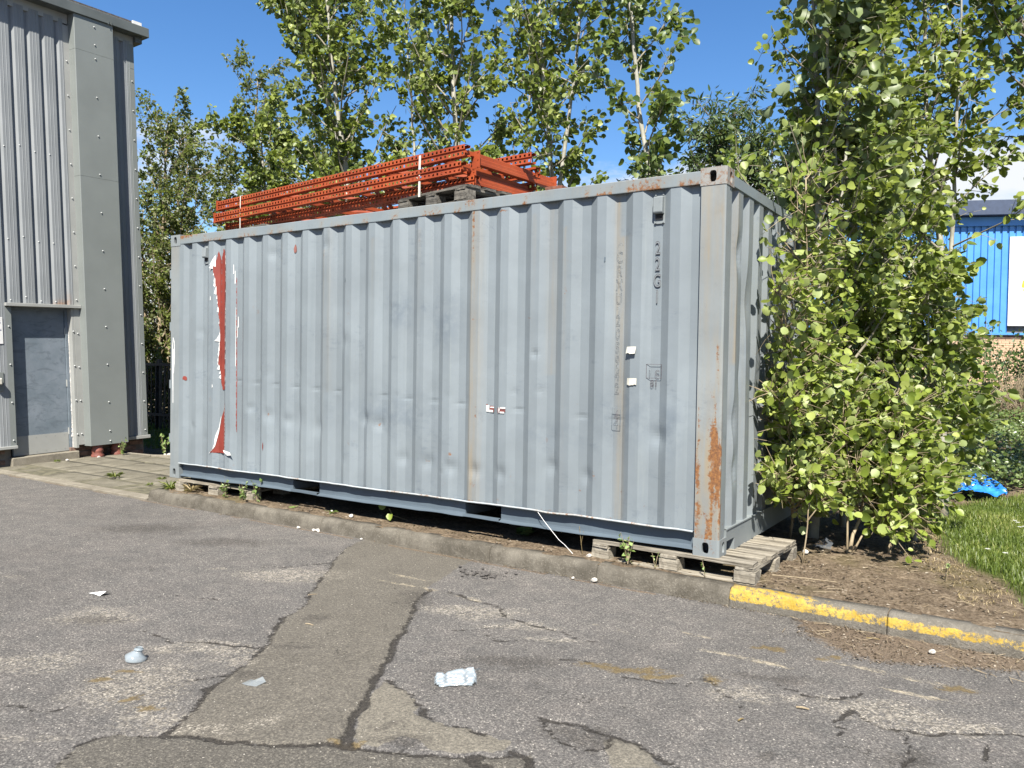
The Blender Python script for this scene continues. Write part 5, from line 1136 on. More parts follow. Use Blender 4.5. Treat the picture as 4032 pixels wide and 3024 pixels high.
# bushy suckers in front
AS = (M['aspen_fresh'], M['twig'])
clear2 = lambda p: (p.x < 6.10 and p.y > -.1 and p.z < 2.86) or p.z < .14
tree('aspen_sapling', 'bright young aspen suckers massed low in front of the aspen stems', [[(6.64, 1.30, .12), (6.70, 1.5, .5), (6.80, 1.6, .85), (6.86, 1.7, 1.2)], [(6.63, 1.27, .12), (6.62, 1.35, .7), (6.55, 1.4, 1.3)], [(6.66, 1.31, .12), (6.82, 1.45, .45), (6.92, 1.6, .75)], [(6.9, 1.44, .12), (6.92, 1.6, .6), (6.95, 1.75, 1.0)]], .014, 34, .30, .42, 2600, .064, AS, 71, 'aspen suckers growing on the bare soil', 300, elev=(-5, 45), tw=7, prune=clear2, cat='sapling', key='sapling', droop=.25)
tree('aspen_sapling', 'thin aspen sucker whose leaves hang over the container end wall', [[(6.09+.06, 1.50, .12), (6.24, 1.2, .6), (6.26, .95, 1.05), (6.20, .75, 1.35)], [(6.2, 1.4, .3), (6.28, 1.0, .55), (6.25, .8, .75)], [(6.25, 1.5, .8), (6.32, 1.2, 1.6), (6.36, .95, 2.3), (6.36, .85, 2.9)], [(6.3, 1.5, .5), (6.30, .9, 1.5), (6.26, .55, 2.1)]], .009, 44, .22, .34, 2400, .064, AS, 72, 'aspen suckers growing on the bare soil', 300, elev=(0, 40), tw=5, prune=clear2, cat='sapling', key='sapling', droop=.25)
tree('aspen_sapling', 'short bare-stemmed sucker with few leaves beside the grey pallet', [[(6.42, .76, .12), (6.45, .82, .5), (6.42, .95, .85)]], .006, 8, .4, .16, 40, .06, AS, 73, 'aspen suckers growing on the bare soil', 0, tw=3, cat='sapling', droop=.25)
tree('aspen_sapling', 'small leafy sucker nearest the dry grass', [[(6.9, 1.42, .12), (6.92, 1.44, .34), (6.98, 1.46, .55)], [(6.9, 1.42, .12), (7.0, 1.5, .4), (7.1, 1.55, .55)]], .008, 14, .35, .24, 150, .075, AS, 74, 'aspen suckers growing on the bare soil', 0, tw=4, cat='sapling', droop=.4)
tree('aspen_sapling', 'dense young aspens filling the middle ground behind the suckers', [[(7.0, 2.1, .12), (7.0, 2.2, .9), (7.05, 2.3, 1.7), (7.0, 2.4, 2.4)], [(6.5, 2.0, .12), (6.52, 2.05, 1.0), (6.5, 2.1, 2.0)]], .018, 40, .15, .55, 2800, .066, AF, 75, 'aspen suckers growing on the bare soil', 300, elev=(-5, 45), tw=7, prune=clear2, cat='sapling', key='aspen')

# ------------------------------------------------------------------ bushes, ivy, hedge
def bush(name, label, c, rad, n, lsize, mat, seed, group=None, T=SML, F=SMF, cat='bush', stems=14, bare=False):
    r = random.Random(seed); root = empty(name, (c[0], c[1], float(gz(c[0], c[1]))), 0, label, cat, group); og = np.array(root.location)
    q = MB(); tips = []
    for i in range(stems):
        a = r.uniform(0, 6.28); e = r.uniform(.1, 1); tip = Vector((c[0]+rad[0]*e*math.cos(a)*.9, c[1]+rad[1]*e*math.sin(a)*.9, og[2]+rad[2]*math.sqrt(max(.05, 1-e*e*.8))*r.uniform(.75, 1.05))); b = Vector((c[0]+.3*rad[0]*math.cos(a), c[1]+.3*rad[1]*math.sin(a), og[2]))
        m_ = b.lerp(tip, .5)+Vector((0, 0, rad[2]*.12)); q.tube([b-Vector(og), m_-Vector(og), tip-Vector(og)], [.012, .008, .003], 4, False); tips += [m_, tip]
        if bare:
            for k in range(9):
                s1 = b.lerp(tip, r.uniform(.3, 1)); q.tube([s1-Vector(og), s1+rdir(r)*.28-Vector(og)], [.003, .001], 3, False)
    q.build('stems', M['twig'], root, True, fix=False)['kind'] = 'stuff'
    k = int(n/34)+1; cen = RNG.normal(size=(k, 3)); cen /= np.linalg.norm(cen, axis=1, keepdims=True); cen[:, 2] = np.abs(cen[:, 2]); cen *= (RNG.random((k, 1))**.45); cen = cen*np.array(rad)+np.array([c[0], c[1], og[2]])
    j = RNG.integers(0, k, n); P = cen[j]+RNG.normal(size=(n, 3))*min(rad)*.13; P[:, 2] = np.maximum(P[:, 2], og[2]+.02)
    D = (P-np.array([c[0], c[1], og[2]]))*.6+RNG.normal(size=(n, 3))*.5; Nn = RNG.normal(size=(n, 3))*.7+np.array([.1, -.3, .8])
    foliage('foliage', P, D, Nn, lsize*RNG.uniform(.6, 1.2, n), T, F, mat, root, origin=og)
    return root
HG = 'dark shrubs behind the ivy bank'
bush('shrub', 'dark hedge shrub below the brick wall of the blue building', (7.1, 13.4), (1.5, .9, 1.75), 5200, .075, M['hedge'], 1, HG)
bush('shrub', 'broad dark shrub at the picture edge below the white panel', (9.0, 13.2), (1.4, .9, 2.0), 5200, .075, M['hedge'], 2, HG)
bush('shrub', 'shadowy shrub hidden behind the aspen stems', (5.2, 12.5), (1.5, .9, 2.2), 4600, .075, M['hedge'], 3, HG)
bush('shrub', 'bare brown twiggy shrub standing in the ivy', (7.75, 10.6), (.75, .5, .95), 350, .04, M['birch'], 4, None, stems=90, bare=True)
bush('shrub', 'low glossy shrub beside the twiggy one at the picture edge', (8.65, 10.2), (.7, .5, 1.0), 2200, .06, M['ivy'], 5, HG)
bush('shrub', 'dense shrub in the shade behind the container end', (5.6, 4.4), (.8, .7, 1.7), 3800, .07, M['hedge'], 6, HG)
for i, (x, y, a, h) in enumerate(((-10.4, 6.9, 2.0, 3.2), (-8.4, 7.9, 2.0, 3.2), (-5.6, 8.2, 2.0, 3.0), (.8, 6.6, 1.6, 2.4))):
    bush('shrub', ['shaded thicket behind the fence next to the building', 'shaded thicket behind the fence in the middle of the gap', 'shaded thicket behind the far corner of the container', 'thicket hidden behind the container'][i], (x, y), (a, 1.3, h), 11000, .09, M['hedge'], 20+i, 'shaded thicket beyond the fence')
# ground ivy
n = 52000; X = RNG.uniform(4.6, 10.6, n); Y = RNG.uniform(3.5, 12.5, n)**1.0
keep = (~inside(X, Y, LAWN)) & (Y > 3.75+.9*(7.4-X).clip(0, 2)*.3) & ((X > 5.0))
X, Y = X[keep], Y[keep]; hump = fbm(X*1.1, Y*1.1, 5, 3); Z = gz(X, Y)+(.03+.42*hump*RNG.random(len(X))**.7)*sstep(3.6, 4.6, Y)
P = np.stack([X, Y, Z], 1); n = len(P)
foliage('ground_ivy', P, RNG.normal(size=(n, 3))*np.array([1, 1, .4])+np.array([0, -.4, 0]), RNG.normal(size=(n, 3))*.55+np.array([.1, -.35, .8]), .055*RNG.uniform(.6, 1.3, n), SML, SMF, M['ivy'])
bpy.data.objects['ground_ivy']['label'] = 'speckled ivy covering the bank behind the grass'
M['petal'] = simple('pale_ivy_leaf', (.62, .64, .52), .5, .1)
i = RNG.choice(n, 2600); foliage('pale_ivy', P[i]+[0, -.01, .015], RNG.normal(size=(2600, 3)), RNG.normal(size=(2600, 3))*.6+np.array([.1, -.4, .8]), .032*RNG.uniform(.5, 1.2, 2600), SML, SMF, M['petal'])
# lawn
def blades(name, poly, n, h, mat, seed, dens=None, zfun=gz, w=.004, flat=1.):
    r = np.random.default_rng(seed); P = np.array(poly); lo, hi = P.min(0), P.max(0)
    X = r.uniform(lo[0], hi[0], n); Y = r.uniform(lo[1], hi[1], n); k = inside(X, Y, poly)
    if dens is not None: k &= r.random(n) < dens(X, Y)
    X, Y = X[k], Y[k]; n = len(X); Z = zfun(X, Y)-.01; hh = h*r.uniform(.45, 1.25, n)*(.6+.8*fbm(X*2.2, Y*2.2, seed, 3)); a = r.uniform(0, 6.28, n); lean = r.uniform(.1, .8, n)
    la = a+r.normal(0, .5, n); dx, dy = np.cos(a), np.sin(a); ww = w*r.uniform(.7, 1.5, n)
    b1 = np.stack([X-dy*ww, Y+dx*ww, Z], 1); b2 = np.stack([X+dy*ww, Y-dx*ww, Z], 1)
    m1 = np.stack([X+np.cos(la)*hh*lean*.35-dy*ww*.8, Y+np.sin(la)*hh*lean*.35+dx*ww*.8, Z+hh*.6*flat], 1); m2 = m1+np.stack([2*dy*ww*.8, -2*dx*ww*.8, 0*Z], 1)
    t = np.stack([X+np.cos(la)*hh*lean, Y+np.sin(la)*hh*lean, Z+hh*(1-.35*lean)*flat], 1)
    V = np.stack([b1, b2, m1, m2, t], 1).reshape(-1, 3); o = (np.arange(n)*5)[:, None]
    me = npmesh(name, V, [o+np.array([[0, 1, 3, 2]]), o+np.array([[2, 3, 4]])], dict(var=np.repeat(np.clip(r.normal(.42, .24, n)+.9*(fbm(X*1.7, Y*1.7, 15, 3)-.5), 0, 1), 5)))
    return tag(link(name, me, mat, None, True), kind='stuff')
ld = lambda X, Y: np.clip(sdist(X, Y, LAWN)/.18, .15, 1)
blades('grass', LAWN, 90000, .078, M['grass'], 3, ld, gz, .0026)['label'] = 'long green grass beside the bare soil'
edge = [(x, y) for x, y in LAWN[:11]]; SB = edge+[(x-.30-.08*(i % 2), y-.02) for i, (x, y) in reversed(list(enumerate(edge)))]
blades('dry_grass', SB, 13000, .075, M['straw'], 5, lambda X, Y: .25+.75*(fbm(X*3, Y*3, 8) > .5), gz, .002, .45)['label'] = 'bleached dry grass along the edge of the lawn'
blades('dry_grass', [(6.75, 2.35), (7.15, 2.0), (7.2, 2.6), (6.9, 2.85), (6.6, 2.7)], 5000, .07, M['straw'], 6, None, gz, .002, .5)['label'] = 'patch of straw-coloured grass under the suckers'
gapz = lambda X, Y: gz(X, Y)
blades('grass', [(-9.5, 3.2), (-2.0, 3.0), (.2, 2.7), (.2, 5.2), (-9.5, 5.6)], 16000, .13, M['grass'], 9, None, gapz, .006)['label'] = 'shaded grass beyond the gap between building and container'
# litter on soil and in the gutter
def litter(name, pts, size, mat, lab, thick=False):
    n = len(pts); D = RNG.normal(size=(n, 3))*np.array([1, 1, .15]); Nn = RNG.normal(size=(n, 3))*.25+np.array([0, 0, 1]); o = foliage(name, pts, D, Nn, size, SML, SMF, mat); o['label'] = lab; return o
lm = leafmat('leaf_litter', [(.025, .018, .012), (.055, .038, .024), (.11, .08, .05), (.30, .26, .20)], (.2, .15, .1), .1, .8)
X = RNG.uniform(-.1, 8.6, 16000); Y = RNG.uniform(-.03, 3.3, 16000)*RNG.random(16000)**.35; k = (~inside(X, Y, LAWN)) & ((X > 6.08) | (Y < .32)) & (fbm(X*3, Y*3, 44) > .40); X, Y = X[k], Y[k]
litter('leaf_litter', np.stack([X, Y, gz(X, Y)+RNG.uniform(-.004, .010, len(X))], 1), RNG.uniform(.006, .028, len(X)), lm, 'dead leaf litter strewn over the bare soil')
X = RNG.uniform(6.5, 8.6, 5200); Y = RNG.uniform(-.75, -.15, 5200); k = (sdist(X, Y, LITZ)+.12*(fbm(X*8, Y*8, 6)-.5) > -.05) & (fbm(X*5, Y*5, 45) > .42); X, Y = X[k], Y[k]
litter('leaf_litter', np.stack([X, Y, RNG.uniform(.001, .008, len(X))], 1), .003+.016*RNG.random(len(X))**2.2, lm, 'dead leaf litter gathered in the gutter along the yellow kerb')
X = RNG.uniform(0, 7, 1500); Y = -.163-np.abs(RNG.normal(0, .02, 1500)); k = fbm(X*2.5, Y*0, 46) > .5; X, Y = X[k], Y[k]
litter('leaf_litter', np.stack([X, Y, RNG.uniform(.001, .006, len(X))], 1), RNG.uniform(.004, .014, len(X)), lm, 'grit and dead leaves along the foot of the grey kerb')
# twigs and pale chips (uncountable, small)
q = MB(); r = random.Random(12)
for i in range(260):
    x, y_ = r.uniform(6.1, 8.4), r.uniform(.0, 2.4)
    if inside(np.array([x]), np.array([y_]), LAWN)[0]: continue
    z = float(gz(x, y_))+.008; a = r.uniform(0, 3.14); l = r.uniform(.02, .11); q.tube([(x, y_, z), (x+math.cos(a)*l*.5, y_+math.sin(a)*l*.5, z+.006), (x+math.cos(a+.3)*l, y_+math.sin(a+.3)*l, z)], .0016, 4)
for i in range(90):
    x, y_ = r.uniform(6.6, 8.4), r.uniform(-.6, -.18); a = r.uniform(0, 3.14); l = r.uniform(.02, .10); q.tube([(x, y_, .008), (x+math.cos(a)*l, y_+math.sin(a)*l, .012)], .0015, 4)
o = q.build('twig_litter', M['twig'], None, fix=False); tag(o, 'broken twigs scattered on soil and gutter', kind='stuff')
def pebble_me(seed, s_=1):
    bm = bmesh.new(); bmesh.ops.create_icosphere(bm, subdivisions=2, radius=1); r = random.Random(seed); k = [rdir(r) for _ in range(5)]
    for v in bm.verts:
        f = 1
        for d in k: f -= max(0, v.co.normalized().dot(d)-.55)*.7
        v.co = v.co*f; v.co.z *= .7
    me = bpy.data.meshes.new('stone'); bm.to_mesh(me); bm.free(); return me
PB = [pebble_me(i) for i in range(5)]; M['stonew'] = simple('white_stone', (.38, .36, .32), .8, .2, 30); 
for m_ in PB: m_.materials.append(M['stonew'])
SG = 'pale stones along the kerb'
for x, y_, z, s_, lab in ((2.253, -.20, .012, .022, 'single white stone at the kerb foot beyond the chip pile'), (2.44, -.19, .012, .02, 'pale chip in the small heap at the kerb foot'), (2.475, -.175, .014, .022, 'larger pale chip of the small heap at the kerb foot'), (2.51, -.195, .010, .015, 'smallest pale chip of the heap at the kerb foot'), (5.236, -.185, .018, .026, 'white lump at the kerb joint by the grey pallet'), (5.08, -.20, .01, .015, 'small white stone just left of the kerb-joint lump'), (5.10, -.005, .135, .022, 'white stone on the soil by the pallet block'), (3.02, -.19, .01, .014, 'white stone at the kerb foot where the patch begins'), (2.4, .06, .14, .018, 'white stone on the soil by the leaf rosette'), (2.7, .02, .138, .026, 'pale stone on the soil near the two-leaf sprig'), (6.38, 1.02, .15, .028, 'white stone behind the grey pallet'), (-3.75, .88, .05, .03, 'pale stone at the nearer clay pipe'), (-3.72, 1.32, .06, .03, 'pale stone between the clay pipes'), (7.85, -.37, .018, .028, 'white stone in the gutter at the picture edge'), (7.35, -.36, .014, .02, 'grey-white stone in the gutter litter')):
    o = link('stone', random.choice(PB), None); o.location = (x, y_, z); o.scale = (s_,)*3; o.rotation_euler = (0, 0, random.random()*6); tag(o, lab, 'stone', SG)
PBD = []
for m_ in PB: c = m_.copy(); c.materials.clear(); c.materials.append(simple('clinker', (.06, .055, .05), .9, .3, 30)); PBD.append(c)
q = empty('rubble', (4.5, -.46, 0), 0, 'small heap of dark asphalt crumbs on the road near the kerb', 'rubble', kind='stuff')
for i in range(46):
    o = link('crumb', random.choice(PBD), None, q); s_ = random.uniform(.006, .018); o.location = (random.gauss(0, .09), random.gauss(0, .06), s_*.5); o.scale = (s_,)*3; o.rotation_euler = (0, 0, random.random()*6)
# gravel chips by the apron edge
q = empty('rubble', (-2.6, 1.95, .0), 0, 'pale rubble behind the thin concrete edge by the building', 'rubble', kind='stuff')
for i in range(60):
    x = random.uniform(-.5, 2.4); o = link('crumb', random.choice(PB), None, q); s_ = random.uniform(.012, .035); o.location = (x, .06+max(0, x)*.42+random.uniform(-.06, .12), .09+.02*max(0, x)); o.scale = (s_,)*3

# ------------------------------------------------------------------ weeds
def weed(label, loc, n, size, seed, mat='weed', stalk=0, T=NAR, F=NAF, cat='weed', flat=.4):
    r = np.random.default_rng(seed); root = empty('weed', loc, 0, label, cat, 'weeds growing at the kerb and apron'); P = []; D = []
    if stalk:
        q = MB(); rr = random.Random(seed)
        for i in range(stalk):
            a = rr.uniform(0, 6.28); h = size*rr.uniform(1.2, 2.6); p1 = Vector((math.cos(a)*h*.25, math.sin(a)*h*.25, h)); q.tube([(0, 0, 0), p1*.5+Vector((0, 0, h*.08)), p1], [.003, .002, .001], 4, False)
            for k in range(max(3, n//stalk)): 
                t = rr.uniform(.15, 1); P.append(list(p1*t)); D.append(list(rdir(rr)+Vector((0, 0, .3))))
        q.build('stalk', M['twig'], root, True, fix=False)
    else:
        if mat in ('grass', 'straw'): T = GRS
        for i in range(n):
            a = 6.28*i/n+r.uniform(-.3, .3); P.append([0, 0, .005]); D.append([math.cos(a), math.sin(a), r.uniform(flat*.3, flat*1.6)])
    P = np.array(P); D = np.array(D); n = len(P); foliage('leaves', P, D, np.tile([0, 0, 1.], (n, 1))+r.normal(size=(n, 3))*.25, size*r.uniform(.6, 1.15, n)*(.45 if stalk else 1), T, F, M[mat], root)
    return root
z0 = .125
weed('grassy tuft on the soil behind the end of the kerb', (.05, -.01, z0-.02), 46, .14, 1, 'grass', flat=1.2)
weed('dry tuft at the front of the sunken pallet', (.42, -.02, z0), 40, .13, 2, 'straw', flat=1.1)
weed('brown-stemmed weed against the sunken pallet', (.98, -.02, z0), 40, .09, 3, 'weed', 6, SML, SMF)
weed('spreading green weed on the kerb edge past the sunken pallet', (1.22, .0, z0), 70, .07, 4, 'weed', 9, SML, SMF)
weed('upright pale weed beside the spreading one', (1.42, .02, z0), 26, .09, 5, 'weed', 3, SML, SMF)
weed('low green weed with one round leaf at the kerb top', (1.33, -.05, z0), 30, .06, 6, 'weed', 5, SML, SMF)
weed('small leaf rosette on the soil midway along the container', (2.42, .05, z0), 12, .07, 7, 'weed', flat=.5)
weed('tiny sprout on the soil before the rosette', (1.95, .02, z0), 7, .05, 8, 'weed')
weed('dark broad-leaved weed in the shade under the container', (4.35, .30, z0), 12, .10, 9, 'hedge', T=ASP, F=ASF)
weed('wiry seeding weed in front of the grey pallet', (5.42, -.03, z0), 40, .09, 10, 'weed', 7, SML, SMF)
weed('tiny weed at the bottom board of the grey pallet', (5.98, -.03, z0), 14, .045, 11, 'weed', 3, SML, SMF)
weed('weed sprig between the grey pallet blocks', (5.62, -.02, z0), 14, .05, 12, 'weed', 3, SML, SMF)
weed('short yellow-green sprout alone on the bare soil', (7.32, .85, z0), 9, .055, 13, 'weed', 2, ASP, ASF)
weed('grass tuft in a joint of the apron slabs', (-1.75, .42, .03), 40, .12, 14, 'grass', flat=.9)
weed('mossy tuft on the apron beside the container', (-.62, .62, .04), 90, .07, 15, 'grass', flat=.6)
weed('flowering weed at the farther clay pipe', (-3.62, 1.62, .06), 60, .11, 16, 'weed', 7, SML, SMF)
weed('weed on the rubble by the building corner', (-3.1, 1.98, .08), 50, .12, 17, 'weed', 6, SML, SMF)
weed('moss patch at the door step', (-3.72, .72, .045), 70, .05, 18, 'grass', flat=.7)
for x, y_, s_, i in ((-1.2, .7, .06, 0), (-.3, .5, .06, 1), (-.9, .35, .05, 2)): weed(['moss tuft nearest the container corner post', 'moss tuft in front of the sunken pallet on the apron', 'moss tuft in the slab joint by the flush edging'][i], (x, y_, .03), 50, s_, 30+i, 'grass', flat=.5)
# pale two-leaf sprig under the container
rt_ = empty('weed', (3.07, .10, .125), 0, 'two pale round aspen leaves on a sprig before the shaded underside', 'weed', 'weeds growing at the kerb and apron')
q = MB(); q.tube([(.12, .12, 0), (.03, .02, .05), (0, 0, .11)], .002, 5); q.build('stalk', M['twig'], rt_)
leaf_objects(np.array([[3.04, .08, .235], [3.10, .08, .20]]), np.array([[-.6, -.2, .5], [.3, -.3, -.6]]), np.array([[.2, -.9, .4], [.2, -.9, .4]]), [.075, .07], M['aspen_fresh'], rt_, (3.07, .10, .125), 'sapling')
# white wire hanging to the ground
q = MB(); q.tube([(4.654, .0, .405), (4.72, -.02, .35), (4.80, -.03, .28), (4.86, -.025, .22), (4.90, -.015, .19), (4.97, -.01, .13)], .0022, 5); tag(q.build('wire', M['white'], None), 'thin white wire hanging from the container bottom rail', 'wire')
q = MB(); q.tube([(5.03, .03, .12), (5.02, .02, .22), (5.0, .03, .33)], .002, 4); q.tube([(5.02, .02, .2), (5.035, .03, .3)], .0015, 4); tag(q.build('dry_stalk', M['straw'], None), 'dry upright stalk left of the grey pallet', 'stalk')

# ------------------------------------------------------------------ rubbish on the asphalt
def plasticmat(name, col, a=.5):
    m = Mat(name); p = m.pbsdf(col, .18, 0, m.bump(m.noise(40, 4), .3, .004), .7); g = m.n('ShaderNodeBsdfTransparent'); g.inputs[0].default_value = (.9, .93, .95, 1)
    mx = m.n('ShaderNodeMixShader'); mx.inputs[0].default_value = a; m.t.links.new(g.outputs[0], mx.inputs[1]); m.t.links.new(p, mx.inputs[2]); return m.done(mx.outputs[0])
M['plastic'] = plasticmat('clear_plastic', (.30, .345, .37), .55); M['plastic2'] = plasticmat('clear_film', (.28, .31, .32), .45)
# ribbed clear tray
def tray():
    root = empty('plastic_tray', (5.50, -2.13, .004), R(38), 'crushed clear ribbed plastic tray lying on the asphalt', 'packaging')
    n = 40; X, Y = np.meshgrid(np.linspace(-.105, .105, n), np.linspace(-.07, .07, n)); u, v = X/.105, Y/.07
    rr = np.maximum(np.abs(u), np.abs(v)); keep = (np.abs(u)**5+np.abs(v)**5 < 1.0)
    ribs = np.clip(np.sin((v*3.4+.3*np.sin(u*2))*math.pi)*1.5, -1, 1)*np.clip(np.sin((u*1.1+.5)*math.pi)*2.2, -1, 1)
    Z = .018+.010*ribs*(rr < .86)-.016*sstep(.84, 1.0, rr)+.012*(fbm(u*2+5, v*2, 3)-.5)+.02*sstep(.5, 1.4, u+v)
    kf = keep[:-1, :-1] & keep[1:, 1:] & keep[:-1, 1:] & keep[1:, :-1]
    link('tray_shell', gridmesh('tray_shell', X, Y, Z, None, kf), M['plastic'], root, True)
    q = MB(); q.quad((.075, .045, .03), (.115, .05, .045), (.125, .065, .03), (.085, .072, .025)); q.build('torn_flap', M['plastic'], root)
tray()
# crushed bottle top
root = empty('plastic_bottle', (4.03, -2.84, .003), 0, 'crushed top of a clear plastic bottle on the asphalt', 'packaging')
q = MB(); q.tube([(0, 0, 0), (.0, .002, .018), (.002, .006, .024), (.004, .01, .04), (.006, .012, .045), (.007, .013, .062)], [.05, .052, .04, .021, .019, .018], 16, False); q.build('bottle_shoulder', M['plastic'], root, True)
q = MB(); q.tube([(.0065, .0125, .05), (.0068, .0128, .054)], .023, 14); q.build('neck_ring', M['plastic'], root, True)
# film scrap, paper scrap
def scrap(name, lab, loc, rz, pts, mat, cat):
    q = MB(); q.v = [tuple(p) for p in pts]; n = len(pts); q.f = [(0, i, i+1) for i in range(1, n-1)]; o = q.build(name, mat, None, fix=False); o.location = loc; o.rotation_euler = (0, 0, rz); return tag(o, lab, cat)
scrap('film_scrap', 'torn scrap of clear plastic film on the repaired strip', (4.75, -2.69, .006), R(30), [(0, 0, .014), (-.06, -.01, .0), (-.03, -.035, .003), (.02, -.04, .0), (.055, -.005, .01), (.03, .02, .024), (.0, .01, .008), (-.03, .03, .004), (-.06, -.01, .0)], M['plastic2'], 'packaging')
scrap('paper_scrap', 'crumpled white paper scrap on the far asphalt', (2.81, -2.33, .004), R(20), [(0, 0, .018), (-.09, -.005, .002), (-.03, -.02, .004), (.02, -.035, .0), (.05, -.01, .026), (.045, .03, .01), (0, .02, .004), (-.09, -.005, .002)], M['white'], 'paper')
for (x, y_, a, l, w, mat, lab) in ((6.94, -1.478, 8, .055, .009, 'twig', 'short flat wooden stick on the road by the pale patches'), (6.747, -1.752, 70, .035, .007, 'straw', 'pale cut end of a stick on the asphalt'), (4.326, -1.965, 5, .06, .006, 'twig', 'reddish twig on the repaired strip'), (3.9, -1.55, 60, .06, .004, 'twig', 'dark thin twig at the crack on the repaired strip'), (7.05, -.30, 15, .07, .006, 'straw', 'pale curved stick in the gutter litter'), (6.55, .25, 10, .4, .006, 'twig', 'long dark twig lying on the bare soil')):
    q = MB(); c_, s_ = math.cos(R(a)), math.sin(R(a)); z = .006 if y_ < -.1 else .145
    q.tube([(x-c_*l/2, y_-s_*l/2, z), (x, y_, z+.003), (x+c_*l/2, y_+s_*l/2, z)], [w/2, w/2*1.1, w/2*.7], 6); tag(q.build('stick', M[mat], None), lab, 'stick', 'sticks on the ground')
M['oxide'] = simple('bent_wire', (.05, .045, .04), .6)
# tangle of clear film by the stem
M['dfilm'] = plasticmat('dark_film', (.10, .11, .12), .5)
scrap('film_scrap', 'dark crumpled film caught on the soil at the aspen stem', (6.45, 1.25, .15), 0, [(0, 0, .05), (-.07, -.02, .0), (0, -.05, .01), (.07, -.03, .0), (.08, .02, .04), (.02, .05, .07), (-.05, .03, .03), (-.07, -.02, 0)], M['dfilm'], 'packaging')
# daisies in the grass
rt_ = None
for i, (x, y_) in enumerate(((7.68, 2.98), (7.72, 2.67), (7.75, 2.72), (7.53, 1.55), (7.64, 1.48), (7.70, 2.9))):
    f = empty('daisy', (x, y_, .12), 0, ['tallest daisy of the back pair in the grass', 'daisy below the back pair in the grass', 'daisy touching its neighbour in the grass', 'daisy close to the bare soil edge', 'daisy a hand beyond the one at the soil edge', 'second daisy of the back pair in the grass'][i], 'flower', 'daisies in the grass'); q = MB(); q.tube([(0, 0, 0), (0, 0, .11)], .0012, 4); q.build('stem', M['grass'], f)
    q = MB()
    for k in range(9): a = k*.698; q.quad((0, 0, .112), (.016*math.cos(a-.2), .016*math.sin(a-.2), .116), (.02*math.cos(a), .02*math.sin(a), .116), (.016*math.cos(a+.2), .016*math.sin(a+.2), .116))
    q.build('petals', M['white'], f, fix=False)

# ------------------------------------------------------------------ blue tarpaulin
def tarp():
    n, k = 90, 34; u, v = np.meshgrid(np.linspace(0, 1, n), np.linspace(0, 1, k))
    cx = np.interp(u, [0, .12, .3, .5, .62, .75, .88, 1], [6.50, 6.62, 6.78, 7.02, 7.14, 7.28, 7.42, 7.58]); cy = np.interp(u, [0, .3, .6, 1], [4.75, 4.75, 4.75, 4.8])
    wd = np.interp(u, [0, .1, .3, .5, .65, .85, 1], [.10, .22, .30, .34, .62, .55, .12])
    X = cx+.05*(fbm(u*6, v*4, 5)-.5); Y = cy+(v-.5)*wd; 
    hh = np.interp(u, [0, .3, .5, .62, .72, .85, 1], [.16, .22, .10, .12, .26, .18, .05])
    rg = np.abs(fbm(u*7, v*3, 9, 4)-.5)*2
    Z = gz(X, Y)+.09+.55*hh*(.5+.6*v)-.08*rg-.035*np.abs(np.sin(u*21+v*5+2*fbm(u*4, v*4, 2)))*(1-.4*v)+.05*(fbm(u*13, v*5, 6, 3)-.5)
    m = Mat('blue_tarpaulin'); c = m.mix(m.rng(m.noise(9, 5), .3, .7), (.01, .10, .42), (.03, .20, .62))
    mat = m.done(m.pbsdf(c, .22, 0, m.bump(m.noise(35, 5), .5, .012), .7))
    tag(link('tarpaulin', gridmesh('tarpaulin', X, Y, Z), mat, None, True), 'crumpled bright blue tarpaulin lying across the ivy at the edge of the grass', 'tarpaulin')
tarp()

# ------------------------------------------------------------------ fence in the shaded gap
fe = empty('metal_fence', (-8, 5.0, .05), R(2), 'dark metal fence with vertical bars crossing the shaded gap', 'fence'); M['fence'] = simple('black_fence_paint', (.025, .028, .028), .5)
for z in (.25, 1.33): q = MB(); q.box((-5, -.025, z), (7.5, .025, z+.055)); q.build('rail', M['fence'], fe)
q = MB(); q.box((-.012, -.012, 0), (.012, .012, 1.42)); bme_ = q.mesh('bar')
for i in range(84): o = link('bar', bme_, M['fence'], fe); o.location = (-5+i*.15, 0, -.05)
q = MB(); q.box((-.04, -.04, -.1), (.04, .04, 1.48)); pme_ = q.mesh('fence_post')
for i in range(6): o = link('fence_post', pme_, M['fence'], fe); o.location = (-4.92+i*2.45, .06, 0)

# ------------------------------------------------------------------ blue building beyond the trees
d_ = Vector((.93, .37, 0)).normalized(); n_ = Vector((d_.y, -d_.x, 0)); bb = bpy.data.objects.new('blue_building', None); COL.objects.link(bb)
m4 = Matrix((d_, -n_, Vector((0, 0, 1)))).transposed().to_4x4(); m4.translation = Vector((7.15, 24.4, .15)); bb.matrix_world = m4
tag(bb, 'blue ribbed metal building above a brick base, seen through the trees', 'building')
bm1 = Mat('blue_cladding'); M['blue'] = bm1.done(bm1.pbsdf(bm1.mix(bm1.rng(bm1.noise(2, 4), .3, .7), (.055, .20, .46), (.07, .235, .53)), .4, .1, None, .5))
xs_ = []; ds_ = []
x = -16.
while x < -.05: xs_ += [x, x+.125, x+.14, x+.185, x+.2]; ds_ += [0, 0, .045, .045, 0]; x += .2
X, Zm = np.meshgrid(np.array(xs_), np.array([2.62, 6.0])); Dm = np.repeat(np.array(ds_)[None], 2, 0)
link('blue_cladding', gridmesh('blue_cladding', X, Dm, Zm), M['blue'], bb)
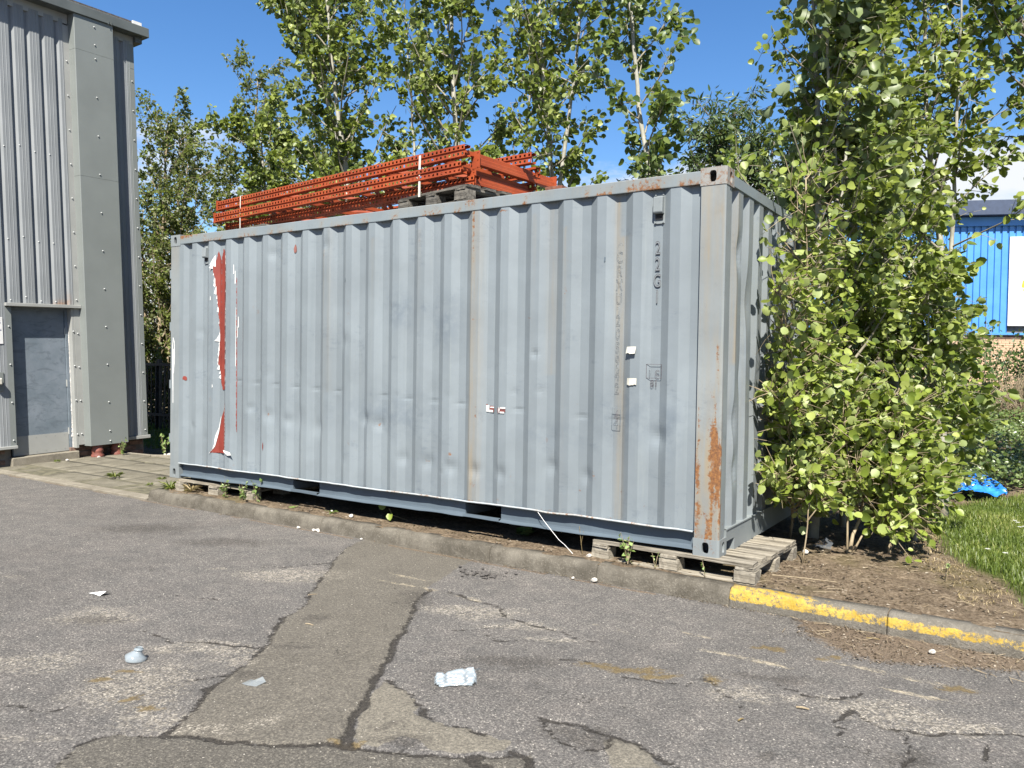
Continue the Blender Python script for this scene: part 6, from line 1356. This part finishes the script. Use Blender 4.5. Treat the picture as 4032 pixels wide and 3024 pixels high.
q = MB(); q.box((0, -.05, 2.85), (6, .05, 5.65)); q.build('white_panel', M['white'], bb); X2 = X[:, :200]+16
link('blue_cladding', gridmesh('blue_cladding', X2[:, :150], Dm[:, :150], np.where(Zm[:, :150] < 3, 5.66, 6.0)), M['blue'], bb)
M['navyroof'] = simple('navy_roof_sheet', (.035, .05, .085), .5, .1)
for a, b, mname in (((-16, -.09, 2.56), (6, .1, 2.63), 'blue'), ((-16, -.09, 6.0), (6, .2, 6.28), 'blue'), ((-16.3, -.4, 6.30), (6, 8, 6.75), 'navyroof')):
    q = MB(); q.box(a, b); q.build('eaves_trim' if a[2] > 5 else 'sill_trim', M[mname], bb)
q = MB(); q.box((-16, .1, -.2), (6, 8, 6.3)); q.build('wall_core', M['mortar'], bb)
M['buff'] = simple('buff_brick', (.42, .29, .19), .9, .16, 4)
q = MB(); q.box((-16, .03, -.2), (6, .1, 2.45)); bw = q.build('brick_wall', simple('buff_mortar', (.36, .30, .24), .95), bb); q = MB(); q.box((-16, -.02, 2.45), (6, .12, 2.555)); q.build('coping', M['brick'], bb)
q = MB(); q.box((0, 0, 0), (.215, .04, .063)); bme2 = q.mesh('brick'); cnt = 0
for r_i in range(8):
    for i in range(36):
        o = link('brick', bme2, M['buff'], bw); o.location = (-5.2+i*.225+(.11 if r_i % 2 else 0), .005, 2.38-r_i*.073)
q = MB()
for r_i in range(8, 36):
    for i in range(36): q.box((-5.2+i*.225+(.11 if r_i % 2 else 0), .005, 2.38-r_i*.073), (-4.985+i*.225+(.11 if r_i % 2 else 0), .03, 2.443-r_i*.073))
q.build('brickwork', M['buff'], bw, fix=False)['kind'] = 'stuff'
M['amber'] = simple('amber_sign_paint', (.70, .33, .03), .5, .1)
q = MB(); q.quad((.36, -.056, 4.06), (.62, -.056, 4.02), (.66, -.056, 4.22), (.40, -.056, 4.28)); q.quad((.40, -.057, 3.96), (.62, -.057, 3.94), (.62, -.057, 4.03), (.44, -.057, 4.04)); q.build('logo_fragment', M['amber'], bb, fix=False)
